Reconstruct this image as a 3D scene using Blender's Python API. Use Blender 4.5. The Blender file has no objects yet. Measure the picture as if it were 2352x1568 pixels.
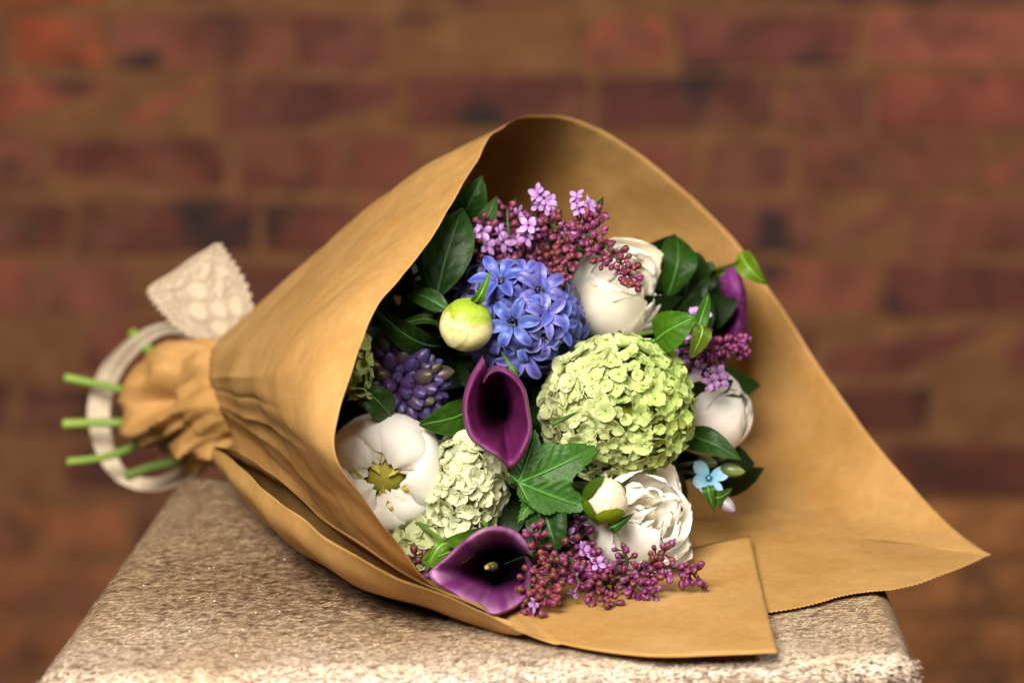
import bpy, math, random
import numpy as np
from mathutils import Vector, Matrix, noise as mnoise

R = math.radians
random.seed(11)
rng = np.random.default_rng(11)
scene = bpy.context.scene
col = scene.collection

# ------------------------------------------------------------------ camera
PITCH = R(10.7)
CAMH = 0.348
CAM = Vector((0, -1.25, CAMH))
FPX = 85.0 / 36.0 * 2352.0
cam_d = bpy.data.cameras.new("camera")
cam_d.lens = 85
cam_d.sensor_width = 36
cam_d.clip_start = 0.05
cam_d.clip_end = 50
cam_d.dof.use_dof = True
cam_d.dof.focus_distance = 1.195
cam_d.dof.aperture_fstop = 4.8
cam_o = bpy.data.objects.new("camera", cam_d)
cam_o.location = CAM
cam_o.rotation_euler = (R(90) - PITCH, 0, 0)
col.objects.link(cam_o)
scene.camera = cam_o

# ------------------------------------------------------------------ world and lamps
world = bpy.data.worlds.new("World")
scene.world = world
world.use_nodes = True
bg = world.node_tree.nodes["Background"]
bg.inputs[0].default_value = (1.0, 0.90, 0.80, 1)
bg.inputs[1].default_value = 0.035


def area_lamp(name, loc, target, sx, sy, power, color):
    l = bpy.data.lights.new(name, 'AREA')
    l.shape = 'RECTANGLE'
    l.size = sx
    l.size_y = sy
    l.energy = power
    l.color = color
    o = bpy.data.objects.new(name, l)
    o.location = loc
    o.rotation_euler = (Vector(target) - Vector(loc)).to_track_quat('-Z', 'Y').to_euler()
    col.objects.link(o)
    return o


area_lamp("window_light", (-0.38, -1.25, 0.98), (0.03, 0.05, 0.06), 0.75, 0.55, 66, (1.0, 0.94, 0.85))
area_lamp("fill_light_right", (1.6, -0.7, 1.5), (0.1, 0.1, 0.0), 0.8, 0.8, 24, (1.0, 0.93, 0.84))  # weaker fill lamp added from the right, its source unseen

scene.view_settings.view_transform = 'Standard'
scene.view_settings.look = 'None'
scene.view_settings.exposure = 0.0
scene.view_settings.gamma = 1.0
scene.render.engine = 'CYCLES'

# ------------------------------------------------------------------ coordinates
CP, SP = math.cos(PITCH), math.sin(PITCH)
AX = Vector((1, 0, 0))
AU = Vector((0, SP, CP))
AF = Vector((0, CP, -SP))
AB = -AF


def P(u, v, d):
    u, v, d = float(u), float(v), float(d)
    return CAM + d * (AF + AX * ((u - 1176) / FPX) + AU * ((784 - v) / FPX))


def Gd(v, z=0.0):
    return (CAMH - z) / (SP + (v - 784) / FPX * CP)


def G(u, v, z=0.0):
    return P(u, v, Gd(v, z))


def V(a, b, c):
    return (AX * a + AU * b + AB * c).normalized()


def px(n, d=1.2):
    return n * d / FPX


# ------------------------------------------------------------------ materials
def new_mat(name):
    m = bpy.data.materials.new(name)
    m.use_nodes = True
    nt = m.node_tree
    for n in list(nt.nodes):
        nt.nodes.remove(n)
    out = nt.nodes.new('ShaderNodeOutputMaterial')
    return m, nt, out


def N(nt, kind, **kw):
    n = nt.nodes.new(kind)
    for k, v in kw.items():
        setattr(n, k, v)
    return n


def L(nt, a, b):
    nt.links.new(a, b)


def mixrgb(nt, blend, fac, a, b):
    n = nt.nodes.new('ShaderNodeMix')
    n.data_type = 'RGBA'
    n.blend_type = blend
    n.clamp_factor = True
    for sock, val in ((n.inputs[0], fac), (n.inputs[6], a), (n.inputs[7], b)):
        if hasattr(val, 'is_linked') or isinstance(val, bpy.types.NodeSocket):
            nt.links.new(val, sock)
        elif isinstance(val, (int, float)):
            sock.default_value = val
        else:
            sock.default_value = (*val[:3], 1)
    return n.outputs[2]


def ramp(nt, src, stops):
    n = nt.nodes.new('ShaderNodeValToRGB')
    e = n.color_ramp.elements
    while len(e) < len(stops):
        e.new(0.5)
    for i, (p, c) in enumerate(stops):
        e[i].position = p
        e[i].color = (*c[:3], 1) if not isinstance(c, (int, float)) else (c, c, c, 1)
    nt.links.new(src, n.inputs[0])
    return n.outputs[0]


def noise_tex(nt, scale, detail=4, rough=0.55, stretch=None, coord='Object', dist=0.0):
    tc = N(nt, 'ShaderNodeTexCoord')
    src = tc.outputs[coord]
    if stretch:
        mp = N(nt, 'ShaderNodeMapping')
        mp.inputs['Scale'].default_value = stretch
        L(nt, src, mp.inputs[0])
        src = mp.outputs[0]
    n = N(nt, 'ShaderNodeTexNoise')
    n.inputs['Scale'].default_value = scale
    n.inputs['Detail'].default_value = detail
    n.inputs['Roughness'].default_value = rough
    n.inputs['Distortion'].default_value = dist
    L(nt, src, n.inputs['Vector'])
    return n.outputs[0]


def organic(name, trans=0.25, rough=0.5, spec=0.3, var=0.16, nscale=180, bump=0.25, bumpscale=900,
            tint=(1, 1, 1), tcol=None, sheen=0.0, coat=0.0, randv=0.12, stretch=None, sss=0.0):
    """petal, leaf or stem surface; colour comes from the mesh's own colour attribute"""
    m, nt, out = new_mat(name)
    at = N(nt, 'ShaderNodeAttribute', attribute_name='Col')
    nz = noise_tex(nt, nscale, 5, 0.6, stretch)
    dark = ramp(nt, nz, [(0.25, 1 - var), (0.75, 1 + var * 0.6)])
    c = mixrgb(nt, 'MULTIPLY', 1.0, at.outputs['Color'], dark)
    oi = N(nt, 'ShaderNodeObjectInfo')
    rr = ramp(nt, oi.outputs['Random'], [(0.0, 1 - randv), (1.0, 1 + randv * 0.5)])
    c = mixrgb(nt, 'MULTIPLY', 1.0, c, rr)
    c = mixrgb(nt, 'MULTIPLY', 1.0, c, tint)
    c = mixrgb(nt, 'MULTIPLY', 1.0, c, oi.outputs['Color'])
    p = N(nt, 'ShaderNodeBsdfPrincipled')
    L(nt, c, p.inputs['Base Color'])
    p.inputs['Roughness'].default_value = rough
    p.inputs['Specular IOR Level'].default_value = spec
    if sheen:
        p.inputs['Sheen Weight'].default_value = sheen
        p.inputs['Sheen Roughness'].default_value = 0.4
    if coat:
        p.inputs['Coat Weight'].default_value = coat
        p.inputs['Coat Roughness'].default_value = 0.25
    if sss:
        p.inputs['Subsurface Weight'].default_value = sss
        p.inputs['Subsurface Radius'].default_value = (1.0, 0.7, 0.4)
        p.inputs['Subsurface Scale'].default_value = 0.004
    b = N(nt, 'ShaderNodeBump')
    b.inputs['Strength'].default_value = bump
    b.inputs['Distance'].default_value = 0.0006
    bn = noise_tex(nt, bumpscale, 4, 0.6, stretch)
    L(nt, bn, b.inputs['Height'])
    L(nt, b.outputs[0], p.inputs['Normal'])
    if trans > 0:
        t = N(nt, 'ShaderNodeBsdfTranslucent')
        if tcol:
            tc = mixrgb(nt, 'MULTIPLY', 1.0, c, tcol)
        else:
            tc = c
        L(nt, tc, t.inputs[0])
        L(nt, b.outputs[0], t.inputs['Normal'])
        mx = N(nt, 'ShaderNodeMixShader')
        mx.inputs[0].default_value = trans
        L(nt, p.outputs[0], mx.inputs[1])
        L(nt, t.outputs[0], mx.inputs[2])
        L(nt, mx.outputs[0], out.inputs[0])
    else:
        L(nt, p.outputs[0], out.inputs[0])
    return m


def paper_material(name, base, dark, spots=True, trans=0.10):
    m, nt, out = new_mat(name)
    big = noise_tex(nt, 14, 5, 0.62)
    fine = noise_tex(nt, 160, 6, 0.7)
    fib = noise_tex(nt, 500, 4, 0.6, (1, 1, 3.0))
    c = ramp(nt, big, [(0.32, dark), (0.66, base)])
    f2 = ramp(nt, fine, [(0.3, 0.84), (0.7, 1.06)])
    c = mixrgb(nt, 'MULTIPLY', 0.8, c, f2)
    f3 = ramp(nt, fib, [(0.3, 0.93), (0.7, 1.04)])
    c = mixrgb(nt, 'MULTIPLY', 1.0, c, f3)
    if spots:
        tc = N(nt, 'ShaderNodeTexCoord')
        vo = N(nt, 'ShaderNodeTexVoronoi')
        vo.inputs['Scale'].default_value = 38
        wob = N(nt, 'ShaderNodeTexNoise')
        wob.inputs['Scale'].default_value = 120
        mp = N(nt, 'ShaderNodeVectorMath', operation='MULTIPLY_ADD')
        L(nt, tc.outputs['Object'], wob.inputs['Vector'])
        L(nt, wob.outputs['Color'], mp.inputs[0])
        mp.inputs[1].default_value = (0.006, 0.006, 0.006)
        L(nt, tc.outputs['Object'], mp.inputs[2])
        L(nt, mp.outputs[0], vo.inputs['Vector'])
        sp = ramp(nt, vo.outputs['Distance'], [(0.085, 1.0), (0.13, 0.0)])
        msk = noise_tex(nt, 9, 2, 0.5)
        mk = ramp(nt, msk, [(0.50, 0.0), (0.56, 1.0)])
        f = mixrgb(nt, 'MULTIPLY', 1.0, sp, mk)
        f = mixrgb(nt, 'MULTIPLY', 1.0, f, (0.55, 0.55, 0.55))
        sep = N(nt, 'ShaderNodeSeparateColor')
        L(nt, f, sep.inputs[0])
        c = mixrgb(nt, 'MIX', sep.outputs[0], c, (0.36, 0.165, 0.030))
    p = N(nt, 'ShaderNodeBsdfPrincipled')
    L(nt, c, p.inputs['Base Color'])
    p.inputs['Roughness'].default_value = 0.62
    p.inputs['Specular IOR Level'].default_value = 0.28
    b = N(nt, 'ShaderNodeBump')
    b.inputs['Strength'].default_value = 0.35
    b.inputs['Distance'].default_value = 0.0008
    bb = noise_tex(nt, 190, 6, 0.7)
    L(nt, bb, b.inputs['Height'])
    L(nt, b.outputs[0], p.inputs['Normal'])
    t = N(nt, 'ShaderNodeBsdfTranslucent')
    tc2 = mixrgb(nt, 'MULTIPLY', 1.0, c, (1.0, 0.62, 0.30))
    L(nt, tc2, t.inputs[0])
    mx = N(nt, 'ShaderNodeMixShader')
    mx.inputs[0].default_value = trans
    L(nt, p.outputs[0], mx.inputs[1])
    L(nt, t.outputs[0], mx.inputs[2])
    L(nt, mx.outputs[0], out.inputs[0])
    return m


def brick_material():
    m, nt, out = new_mat("brick_clay")
    oi = N(nt, 'ShaderNodeObjectInfo')
    geo = N(nt, 'ShaderNodeNewGeometry')
    nz = N(nt, 'ShaderNodeTexNoise')
    nz.inputs['Scale'].default_value = 13
    nz.inputs['Detail'].default_value = 5
    nz.inputs['Roughness'].default_value = 0.6
    L(nt, geo.outputs['Position'], nz.inputs['Vector'])
    c = mixrgb(nt, 'MULTIPLY', 1.0, oi.outputs['Color'], ramp(nt, nz.outputs[0], [(0.3, 0.50), (0.7, 1.45)]))
    n2 = N(nt, 'ShaderNodeTexNoise')
    n2.inputs['Scale'].default_value = 11
    n2.inputs['Detail'].default_value = 3
    L(nt, geo.outputs['Position'], n2.inputs['Vector'])
    sp = ramp(nt, n2.outputs[0], [(0.57, 0.0), (0.68, 0.9)])
    sep = N(nt, 'ShaderNodeSeparateColor')
    L(nt, sp, sep.inputs[0])
    c = mixrgb(nt, 'MIX', sep.outputs[0], c, (0.022, 0.016, 0.015))
    n4 = N(nt, 'ShaderNodeTexNoise')
    n4.inputs['Scale'].default_value = 17
    n4.inputs['Detail'].default_value = 4
    mp4 = N(nt, 'ShaderNodeVectorMath', operation='ADD')
    mp4.inputs[1].default_value = (3.1, 7.7, 1.3)
    L(nt, geo.outputs['Position'], mp4.inputs[0])
    L(nt, mp4.outputs[0], n4.inputs['Vector'])
    sm = ramp(nt, n4.outputs[0], [(0.52, 0.0), (0.66, 0.75)])
    sep4 = N(nt, 'ShaderNodeSeparateColor')
    L(nt, sm, sep4.inputs[0])
    c = mixrgb(nt, 'MIX', sep4.outputs[0], c, (0.20, 0.072, 0.036))
    p = N(nt, 'ShaderNodeBsdfPrincipled')
    L(nt, c, p.inputs['Base Color'])
    p.inputs['Roughness'].default_value = 0.85
    b = N(nt, 'ShaderNodeBump')
    b.inputs['Distance'].default_value = 0.003
    n3 = N(nt, 'ShaderNodeTexNoise')
    n3.inputs['Scale'].default_value = 90
    n3.inputs['Detail'].default_value = 6
    L(nt, geo.outputs['Position'], n3.inputs['Vector'])
    L(nt, n3.outputs[0], b.inputs['Height'])
    L(nt, b.outputs[0], p.inputs['Normal'])
    L(nt, p.outputs[0], out.inputs[0])
    return m


def simple(name, a, b_, scale=40, rough=0.8, bump=0.5, bscale=200, spec=0.3):
    m, nt, out = new_mat(name)
    nz = noise_tex(nt, scale, 5, 0.6)
    c = ramp(nt, nz, [(0.3, a), (0.7, b_)])
    p = N(nt, 'ShaderNodeBsdfPrincipled')
    L(nt, c, p.inputs['Base Color'])
    p.inputs['Roughness'].default_value = rough
    p.inputs['Specular IOR Level'].default_value = spec
    b = N(nt, 'ShaderNodeBump')
    b.inputs['Strength'].default_value = bump
    b.inputs['Distance'].default_value = 0.001
    L(nt, noise_tex(nt, bscale, 5, 0.6), b.inputs['Height'])
    L(nt, b.outputs[0], p.inputs['Normal'])
    L(nt, p.outputs[0], out.inputs[0])
    return m


def hair_material():
    m, nt, out = new_mat("hide_hair")
    at = N(nt, 'ShaderNodeAttribute', attribute_name='Col')
    p = N(nt, 'ShaderNodeBsdfPrincipled')
    L(nt, at.outputs['Color'], p.inputs['Base Color'])
    p.inputs['Roughness'].default_value = 0.42
    p.inputs['Specular IOR Level'].default_value = 0.38
    L(nt, p.outputs[0], out.inputs[0])
    return m


def lace_material(open_, name, k=1.0):
    m, nt, out = new_mat(name)
    tc = N(nt, 'ShaderNodeTexCoord')
    vo = N(nt, 'ShaderNodeTexVoronoi')
    vo.feature = 'DISTANCE_TO_EDGE'
    vo.inputs['Scale'].default_value = 800
    L(nt, tc.outputs['Object'], vo.inputs['Vector'])
    hole = ramp(nt, vo.outputs['Distance'], [(0.05, 0.0), (0.12, 1.0)])
    n2 = noise_tex(nt, 160, 3, 0.6)
    dens = ramp(nt, n2, [(0.45, open_), (0.62, open_ * 0.5)])
    f = mixrgb(nt, 'MULTIPLY', 1.0, hole, dens)
    sep = N(nt, 'ShaderNodeSeparateColor')
    L(nt, f, sep.inputs[0])
    p = N(nt, 'ShaderNodeBsdfPrincipled')
    p.inputs['Base Color'].default_value = (0.64 * k, 0.52 * k, 0.37 * k, 1)
    p.inputs['Roughness'].default_value = 0.8
    p.inputs['Sheen Weight'].default_value = 0.3
    b = N(nt, 'ShaderNodeBump')
    b.inputs['Strength'].default_value = 0.7
    b.inputs['Distance'].default_value = 0.0006
    L(nt, noise_tex(nt, 420, 4, 0.6), b.inputs['Height'])
    L(nt, b.outputs[0], p.inputs['Normal'])
    tl = N(nt, 'ShaderNodeBsdfTranslucent')
    tl.inputs[0].default_value = (0.60, 0.46, 0.31, 1)
    m1 = N(nt, 'ShaderNodeMixShader')
    m1.inputs[0].default_value = 0.35
    L(nt, p.outputs[0], m1.inputs[1])
    L(nt, tl.outputs[0], m1.inputs[2])
    tr = N(nt, 'ShaderNodeBsdfTransparent')
    m2 = N(nt, 'ShaderNodeMixShader')
    L(nt, sep.outputs[0], m2.inputs[0])
    L(nt, m1.outputs[0], m2.inputs[1])
    L(nt, tr.outputs[0], m2.inputs[2])
    L(nt, m2.outputs[0], out.inputs[0])
    return m


M_paper = paper_material("kraft_paper", (0.52, 0.300, 0.106), (0.43, 0.222, 0.058), trans=0.15)
M_paper_neck = paper_material("kraft_paper_crumpled", (0.47, 0.258, 0.088), (0.38, 0.195, 0.052), spots=False, trans=0.06)
M_brick = brick_material()
M_mortar = simple("mortar", (0.15, 0.060, 0.025), (0.28, 0.125, 0.052), 20, 0.9, 0.8, 120)
M_hide = simple("hide_leather", (0.17, 0.105, 0.06), (0.30, 0.20, 0.13), 60, 0.7, 0.7, 600)
M_hair = hair_material()
M_glint = simple("sequin_metal", (0.9, 0.85, 0.75), (0.95, 0.9, 0.8), 60, 0.15, 0.1, 600, 1.0)
M_white = organic("peony_petal", trans=0.20, rough=0.55, var=0.07, nscale=60, bump=0.30, bumpscale=260, spec=0.2,
                  randv=0.05, stretch=(1, 1, .35))
M_bud = organic("peony_bud_skin", trans=0.0, rough=0.42, var=0.14, nscale=120, bump=0.3, bumpscale=300, spec=0.3, sss=0.25)
M_vib = organic("viburnum_petal", tint=(.94, .94, .90), trans=0.35, rough=0.6, var=0.10, nscale=200, bump=0.2, randv=0.16, spec=0.2)
M_hyac = organic("hyacinth_petal", tint=(.66, .66, .76), trans=0.22, rough=0.4, var=0.28, nscale=260, bump=0.3, spec=0.5, sheen=0.2, randv=0.15)
M_hbud = organic("hyacinth_bud_skin", tint=(.56, .52, .60), trans=0.0, rough=0.38, var=0.25, nscale=300, bump=0.3, spec=0.5, sss=0.1)
M_lilac = organic("lilac_petal", tint=(.60, .34, .43), trans=0.12, rough=0.45, var=0.22, nscale=420, bump=0.25, spec=0.45, randv=0.35)
M_calla = organic("calla_spathe", tint=(.88, .85, .88), trans=0.10, rough=0.42, var=0.20, nscale=240, bump=0.35, bumpscale=700, spec=0.22,
                  stretch=(1, 1, .3))
M_leaf = organic("leaf_green", trans=0.10, rough=0.42, var=0.30, nscale=160, bump=0.6, bumpscale=420, spec=0.20,
                 tint=(0.68, 0.58, 0.30),
                 tcol=(0.9, 1.0, 0.3))
M_stem = organic("stem_green", tint=(.85, .80, .70), trans=0.0, rough=0.45, var=0.2, nscale=300, bump=0.3, bumpscale=400, spec=0.4)
M_blue = organic("tweedia_petal", trans=0.2, rough=0.6, var=0.12, nscale=300, bump=0.25, spec=0.2)
M_lace = lace_material(0.62, "lace_net", 1.12)
M_lace2 = lace_material(0.0, "lace_thread")
M_lace3 = lace_material(0.35, "lace_ribbon_weave", 1.5)


# ------------------------------------------------------------------ mesh building
class MB:
    def __init__(s):
        s.v = []
        s.f = []
        s.c = []

    def grid(s, pts, cols, close_u=False):
        """pts[i][j] of 3-vectors (numpy nu x nv x 3), cols likewise or one colour"""
        pts = np.asarray(pts, dtype=float)
        nu, nv = pts.shape[:2]
        b = sum(len(x) for x in s.v)
        s.v.append(pts.reshape(-1, 3))
        if np.ndim(cols) == 1:
            cols = np.tile(np.asarray(cols, float), (nu * nv, 1))
        s.c.append(np.asarray(cols, float).reshape(-1, 3))
        iu = nu if close_u else nu - 1
        I, J = np.meshgrid(np.arange(iu), np.arange(nv - 1), indexing='ij')
        I2 = (I + 1) % nu
        f = np.stack([b + I * nv + J, b + I2 * nv + J, b + I2 * nv + J + 1, b + I * nv + J + 1], -1).reshape(-1, 4)
        s.f.append(f)

    def tube(s, path, radii, colr, n=8, cap=True):
        path = [Vector(p) for p in path]
        k = len(path)
        if not hasattr(radii, '__len__'):
            radii = [radii] * k
        ref = Vector((0.13, 0.27, 0.95))
        rows = []
        pr = None
        for i in range(k):
            t = (path[min(i + 1, k - 1)] - path[max(i - 1, 0)]).normalized()
            a = ref.cross(t) if pr is None else pr - t * pr.dot(t)
            if a.length < 1e-6:
                a = Vector((1, 0, 0)).cross(t)
            a.normalize()
            pr = a
            b = t.cross(a)
            rows.append([path[i] + (a * math.cos(2 * math.pi * q / n) + b * math.sin(2 * math.pi * q / n)) * radii[i] for q in range(n)])
        if cap:
            rows = [[path[0]] * n] + rows + [[path[-1]] * n]
            if np.ndim(colr) == 2:
                colr = [colr[0]] + list(colr) + [colr[-1]]
        pts = np.array([[tuple(q) for q in r] for r in rows])
        if np.ndim(colr) == 2:
            cc = np.repeat(np.asarray(colr, float)[:, None, :], n, 1)
        else:
            cc = np.tile(np.asarray(colr, float), (pts.shape[0], n, 1))
        pts = pts.transpose(1, 0, 2)
        s.grid(pts, cc.transpose(1, 0, 2), close_u=True)

    def mesh(s, name, mat, smooth=True):
        v = np.concatenate(s.v)
        f = np.concatenate(s.f)
        c = np.concatenate(s.c)
        me = bpy.data.meshes.new(name)
        me.vertices.add(len(v))
        me.vertices.foreach_set('co', v.ravel())
        me.loops.add(f.size)
        me.loops.foreach_set('vertex_index', f.ravel().astype(np.int32))
        me.polygons.add(len(f))
        me.polygons.foreach_set('loop_start', np.arange(0, f.size, f.shape[1], dtype=np.int32))
        me.polygons.foreach_set('loop_total', np.full(len(f), f.shape[1], dtype=np.int32))
        me.polygons.foreach_set('use_smooth', np.full(len(f), smooth))
        me.update(calc_edges=True)
        a = me.color_attributes.new('Col', 'FLOAT_COLOR', 'POINT')
        rgba = np.concatenate([np.clip(c, 0, 1), np.ones((len(c), 1))], 1)
        a.data.foreach_set('color', rgba.astype(np.float32).ravel())
        me.validate()
        me.materials.append(mat)
        return me


def put(name, mesh, parent=None, mw=None, color=None):
    o = bpy.data.objects.new(name, mesh)
    col.objects.link(o)
    if parent is not None:
        o.parent = parent
    if mw is not None:
        o.matrix_local = mw
    if color is not None:
        o.color = (*color, 1)
    return o


def thing(name, label, cat, loc=(0, 0, 0), rot=None, group=None):
    o = bpy.data.objects.new(name, None)
    o.empty_display_size = 0.02
    col.objects.link(o)
    M = Matrix.Translation(Vector(loc))
    if rot is not None:
        M = M @ rot.to_4x4()
    o.matrix_world = M
    o['label'] = label
    o['category'] = cat
    if group:
        o['group'] = group
    return o


def frame(axis, roll=0.0, up=None):
    """rotation whose local Z is axis; local X is as near 'up' as it can be, turned by roll"""
    z = Vector(axis).normalized()
    up = up or AU
    x = up - z * up.dot(z)
    if x.length < 1e-4:
        x = AX - z * AX.dot(z)
    x.normalize()
    y = z.cross(x)
    m = Matrix((x, y, z)).transposed()
    return m @ Matrix.Rotation(roll, 3, 'Z')


def lerp3(a, b, t):
    a = np.asarray(a, float)
    b = np.asarray(b, float)
    t = np.asarray(t, float)
    if np.ndim(t):
        t = t[..., None]
    return a * (1 - t) + b * t


def cr(pts, n, closed=False):
    """uniform Catmull-Rom through pts (k x m): n samples for every span"""
    pts = np.asarray(pts, float)
    k = len(pts)
    out = []
    spans = k if closed else k - 1
    for i in range(spans):
        if closed:
            p0, p1, p2, p3 = (pts[(i + q - 1) % k] for q in range(4))
        else:
            p1, p2 = pts[i], pts[i + 1]
            p0 = pts[i - 1] if i > 0 else 2 * p1 - p2
            p3 = pts[i + 2] if i + 2 < k else 2 * p2 - p1
        for q in range(n):
            t = q / n
            out.append(0.5 * ((2 * p1) + (p2 - p0) * t + (2 * p0 - 5 * p1 + 4 * p2 - p3) * t * t + (3 * p1 - p0 - 3 * p2 + p3) * t ** 3))
    if not closed:
        out.append(pts[-1])
    return np.array(out)


def loft(ctrl, nt, ns):
    """ctrl[i][j] control points (stations x along), smooth both ways"""
    c = np.array([[tuple(q) for q in row] for row in ctrl], float)
    a = np.array([cr(c[i], ns) for i in range(c.shape[0])])
    b = np.array([cr(a[:, j], nt) for j in range(a.shape[1])])
    return b.transpose(1, 0, 2)


def gnoise(x, y, z=0.0):
    return mnoise.noise(Vector((x, y, z)))


def normals(Pg):
    du = np.gradient(Pg, axis=0)
    dv = np.gradient(Pg, axis=1)
    n = np.cross(du, dv)
    n /= (np.linalg.norm(n, axis=-1, keepdims=True) + 1e-12)
    return n


# ------------------------------------------------------------------ brick wall
WALL_Y = CAM.y + 2.92


def wall_z(v):
    d = (WALL_Y - CAM.y) / (CP + (784 - v) / FPX * SP)
    return CAMH + d * (-SP + (784 - v) / FPX * CP)


def wall_x(u, v=500):
    d = (WALL_Y - CAM.y) / (CP + (784 - v) / FPX * SP)
    return d * (u - 1176) / FPX


def box_mesh(name, lx, ly, lz, ch, mat, jit=0.0):
    vs = []
    for sx in (-1, 1):
        for sy in (-1, 1):
            for sz in (-1, 1):
                j = [random.uniform(-jit, jit) for _ in range(3)]
                X, Y, Z = sx * lx / 2 + j[0], sy * ly / 2 + j[1] * .5, sz * lz / 2 + j[2]
                vs.append((X - sx * ch, Y, Z - sz * ch) if False else (X, Y - sy * ch, Z - sz * ch))
                vs.append((X - sx * ch, Y, Z - sz * ch))
                vs.append((X - sx * ch, Y - sy * ch, Z))
    import bmesh
    bm = bmesh.new()
    for v in vs:
        bm.verts.new(v)
    bmesh.ops.convex_hull(bm, input=bm.verts)
    me = bpy.data.meshes.new(name)
    bm.to_mesh(me)
    bm.free()
    me.materials.append(mat)
    return me


wall = thing("brick_wall", "old red and brown brick wall with ochre mortar standing out of focus behind the bouquet", "wall",
             (0, WALL_Y, -0.85))
mb = MB()
mort = box_mesh("mortar", 2.6, 0.10, 1.66, 0.002, M_mortar)
put("mortar", mort, wall, Matrix.Translation((0, 0.0075, 0.83)))
strm = [box_mesh("brick", 0.214, 0.09, 0.0640, 0.004, M_brick, 0.0050) for _ in range(8)]
hdrm = [box_mesh("brick", 0.104, 0.09, 0.0640, 0.004, M_brick, 0.0050) for _ in range(6)]
PAL = [(0.20, 0.050, 0.027), (0.23, 0.060, 0.032), (0.17, 0.044, 0.028), (0.26, 0.074, 0.043), (0.21, 0.062, 0.032),
       (0.14, 0.037, 0.025), (0.24, 0.058, 0.029), (0.19, 0.057, 0.034)]
z0 = wall_z(160)
starts = {0: 1776 - 450, 1: 1770 + 10, 2: 340, 3: 610, 4: 120, 5: 400, 6: 250, 7: 560, 8: 90, 9: 330, 10: 500}
for r in range(-4, 13):
    z = z0 - 0.0745 * r + 0.0372
    if z < -0.8 or z > 0.75:
        continue
    sx = wall_x(starts.get(r, 100 + (r * 337) % 650))
    per = 0.223 + 0.113
    x = sx - per * math.ceil((sx + 1.15) / per)
    k = 0
    while x < 1.15:
        for kind, ln in (((0, 0.223), (1, 0.113)) if (r * 5 + k) % 4 else ((0, 0.223), (0, 0.223))):
            cx = x + ln / 2
            me = random.choice(strm if kind == 0 else hdrm)
            c = random.choice(PAL)
            u0 = 1176 + cx / 2.95 * FPX
            j = random.uniform(0.7, 1.25) * (0.66 if r >= 6 else 1.0) * (1.12 if u0 > 1300 else .92)  # shade low on the wall put into brick colour; left side also darker
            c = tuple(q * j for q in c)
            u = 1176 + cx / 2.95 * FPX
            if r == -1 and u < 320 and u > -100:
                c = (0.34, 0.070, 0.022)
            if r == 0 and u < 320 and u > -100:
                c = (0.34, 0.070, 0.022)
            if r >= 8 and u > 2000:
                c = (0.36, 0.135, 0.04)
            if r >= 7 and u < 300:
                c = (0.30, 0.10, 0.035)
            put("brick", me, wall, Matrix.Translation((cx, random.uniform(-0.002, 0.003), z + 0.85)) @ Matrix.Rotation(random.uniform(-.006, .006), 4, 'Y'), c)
            x += ln
        k += 1

# ------------------------------------------------------------------ hide covered stool
FL, FR_ = G(66, 1562), G(2118, 1512)
BL, BR = G(410, 1085), G(1935, 1085)
stool = thing("hide_stool", "fawn cowhide covered stool with short glossy hair under the wrapped bouquet", "stool", (0, 0, -0.42))


def stool_pt(a, b):
    """a left-right 0..1, b front-back 0..1 on the top plane"""
    return (FL * (1 - a) + FR_ * a) * (1 - b) + (BL * (1 - a) + BR * a) * b


RC = 0.012
NA, NB = 60, 54
prof = []          # rows from bottom of the front over the top; built as a superellipse-like rounded block
ctr = stool_pt(.5, .5)
half = [(p - ctr) for p in (FL, FR_, BR, BL)]
outl = []
for i in range(4):
    p0, p1 = half[i], half[(i + 1) % 4]
    e = (p1 - p0)
    l = e.length
    nseg = 26
    for q in range(nseg):
        t = q / nseg
        outl.append(p0 + e * t)
outl = np.array([tuple(p) for p in outl])


def ring(inset, z):
    """stool outline with rounded corners moved in by inset"""
    pts = []
    for p in outl:
        rr = np.array([p[0], p[1]])
        pts.append(rr)
    pts = np.array(pts)
    # round the corners by smoothing
    for _ in range(6):
        pts = (np.roll(pts, 1, 0) + 2 * pts + np.roll(pts, -1, 0)) / 4
    nrm = np.roll(pts, -1, 0) - np.roll(pts, 1, 0)
    nrm = np.stack([nrm[:, 1], -nrm[:, 0]], -1)
    nrm /= np.linalg.norm(nrm, axis=1, keepdims=True)
    if inset < 0:
        pts = pts - nrm * inset * np.clip(nrm[:, :1] * 1.3 - .3, 0, 1)
    else:
        pts = pts - nrm * inset
    return np.concatenate([pts, np.full((len(pts), 1), z)], 1)


rows = []
for z in np.linspace(-0.42, -RC, 22):
    rows.append(ring(-0.013 * min(1, (-z - RC) / 0.03), z))
for a in np.linspace(0.15, 1, 6):
    rows.append(ring(RC * (1 - math.cos(a * math.pi / 2)), -RC + RC * math.sin(a * math.pi / 2)))
base_r = ring(RC, 0)
for sc in np.linspace(0.93, 0.02, 16):
    q = base_r.copy()
    q[:, :2] *= sc
    rows.append(q)
rows = np.array(rows)
rows[:, :, 0] += ctr.x
rows[:, :, 1] += ctr.y
rows[:, :, 2] += 0.42
mb = MB()
mb.grid(rows.transpose(1, 0, 2), (0.3, 0.2, 0.13), close_u=True)
body = put("cushion_body", mb.mesh("cushion_body", M_hide), stool)


def hide_color(x, y):
    """natural dark and pale areas of the hide"""
    n = gnoise(x * 9, y * 13, 3.1) + 0.6 * gnoise(x * 30, y * 60, 1.7)
    c = stool_pt(0.36, 0.42)
    w = math.exp(-(((x - c.x) / 0.13) ** 2 + ((y - c.y) / 0.085) ** 2))
    fl = gnoise(x * 230, y * 480, 4.4)
    t = min(1, max(0, 0.85 * w + 0.24 * n + 0.10 + 1.05 * fl))
    return t


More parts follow.
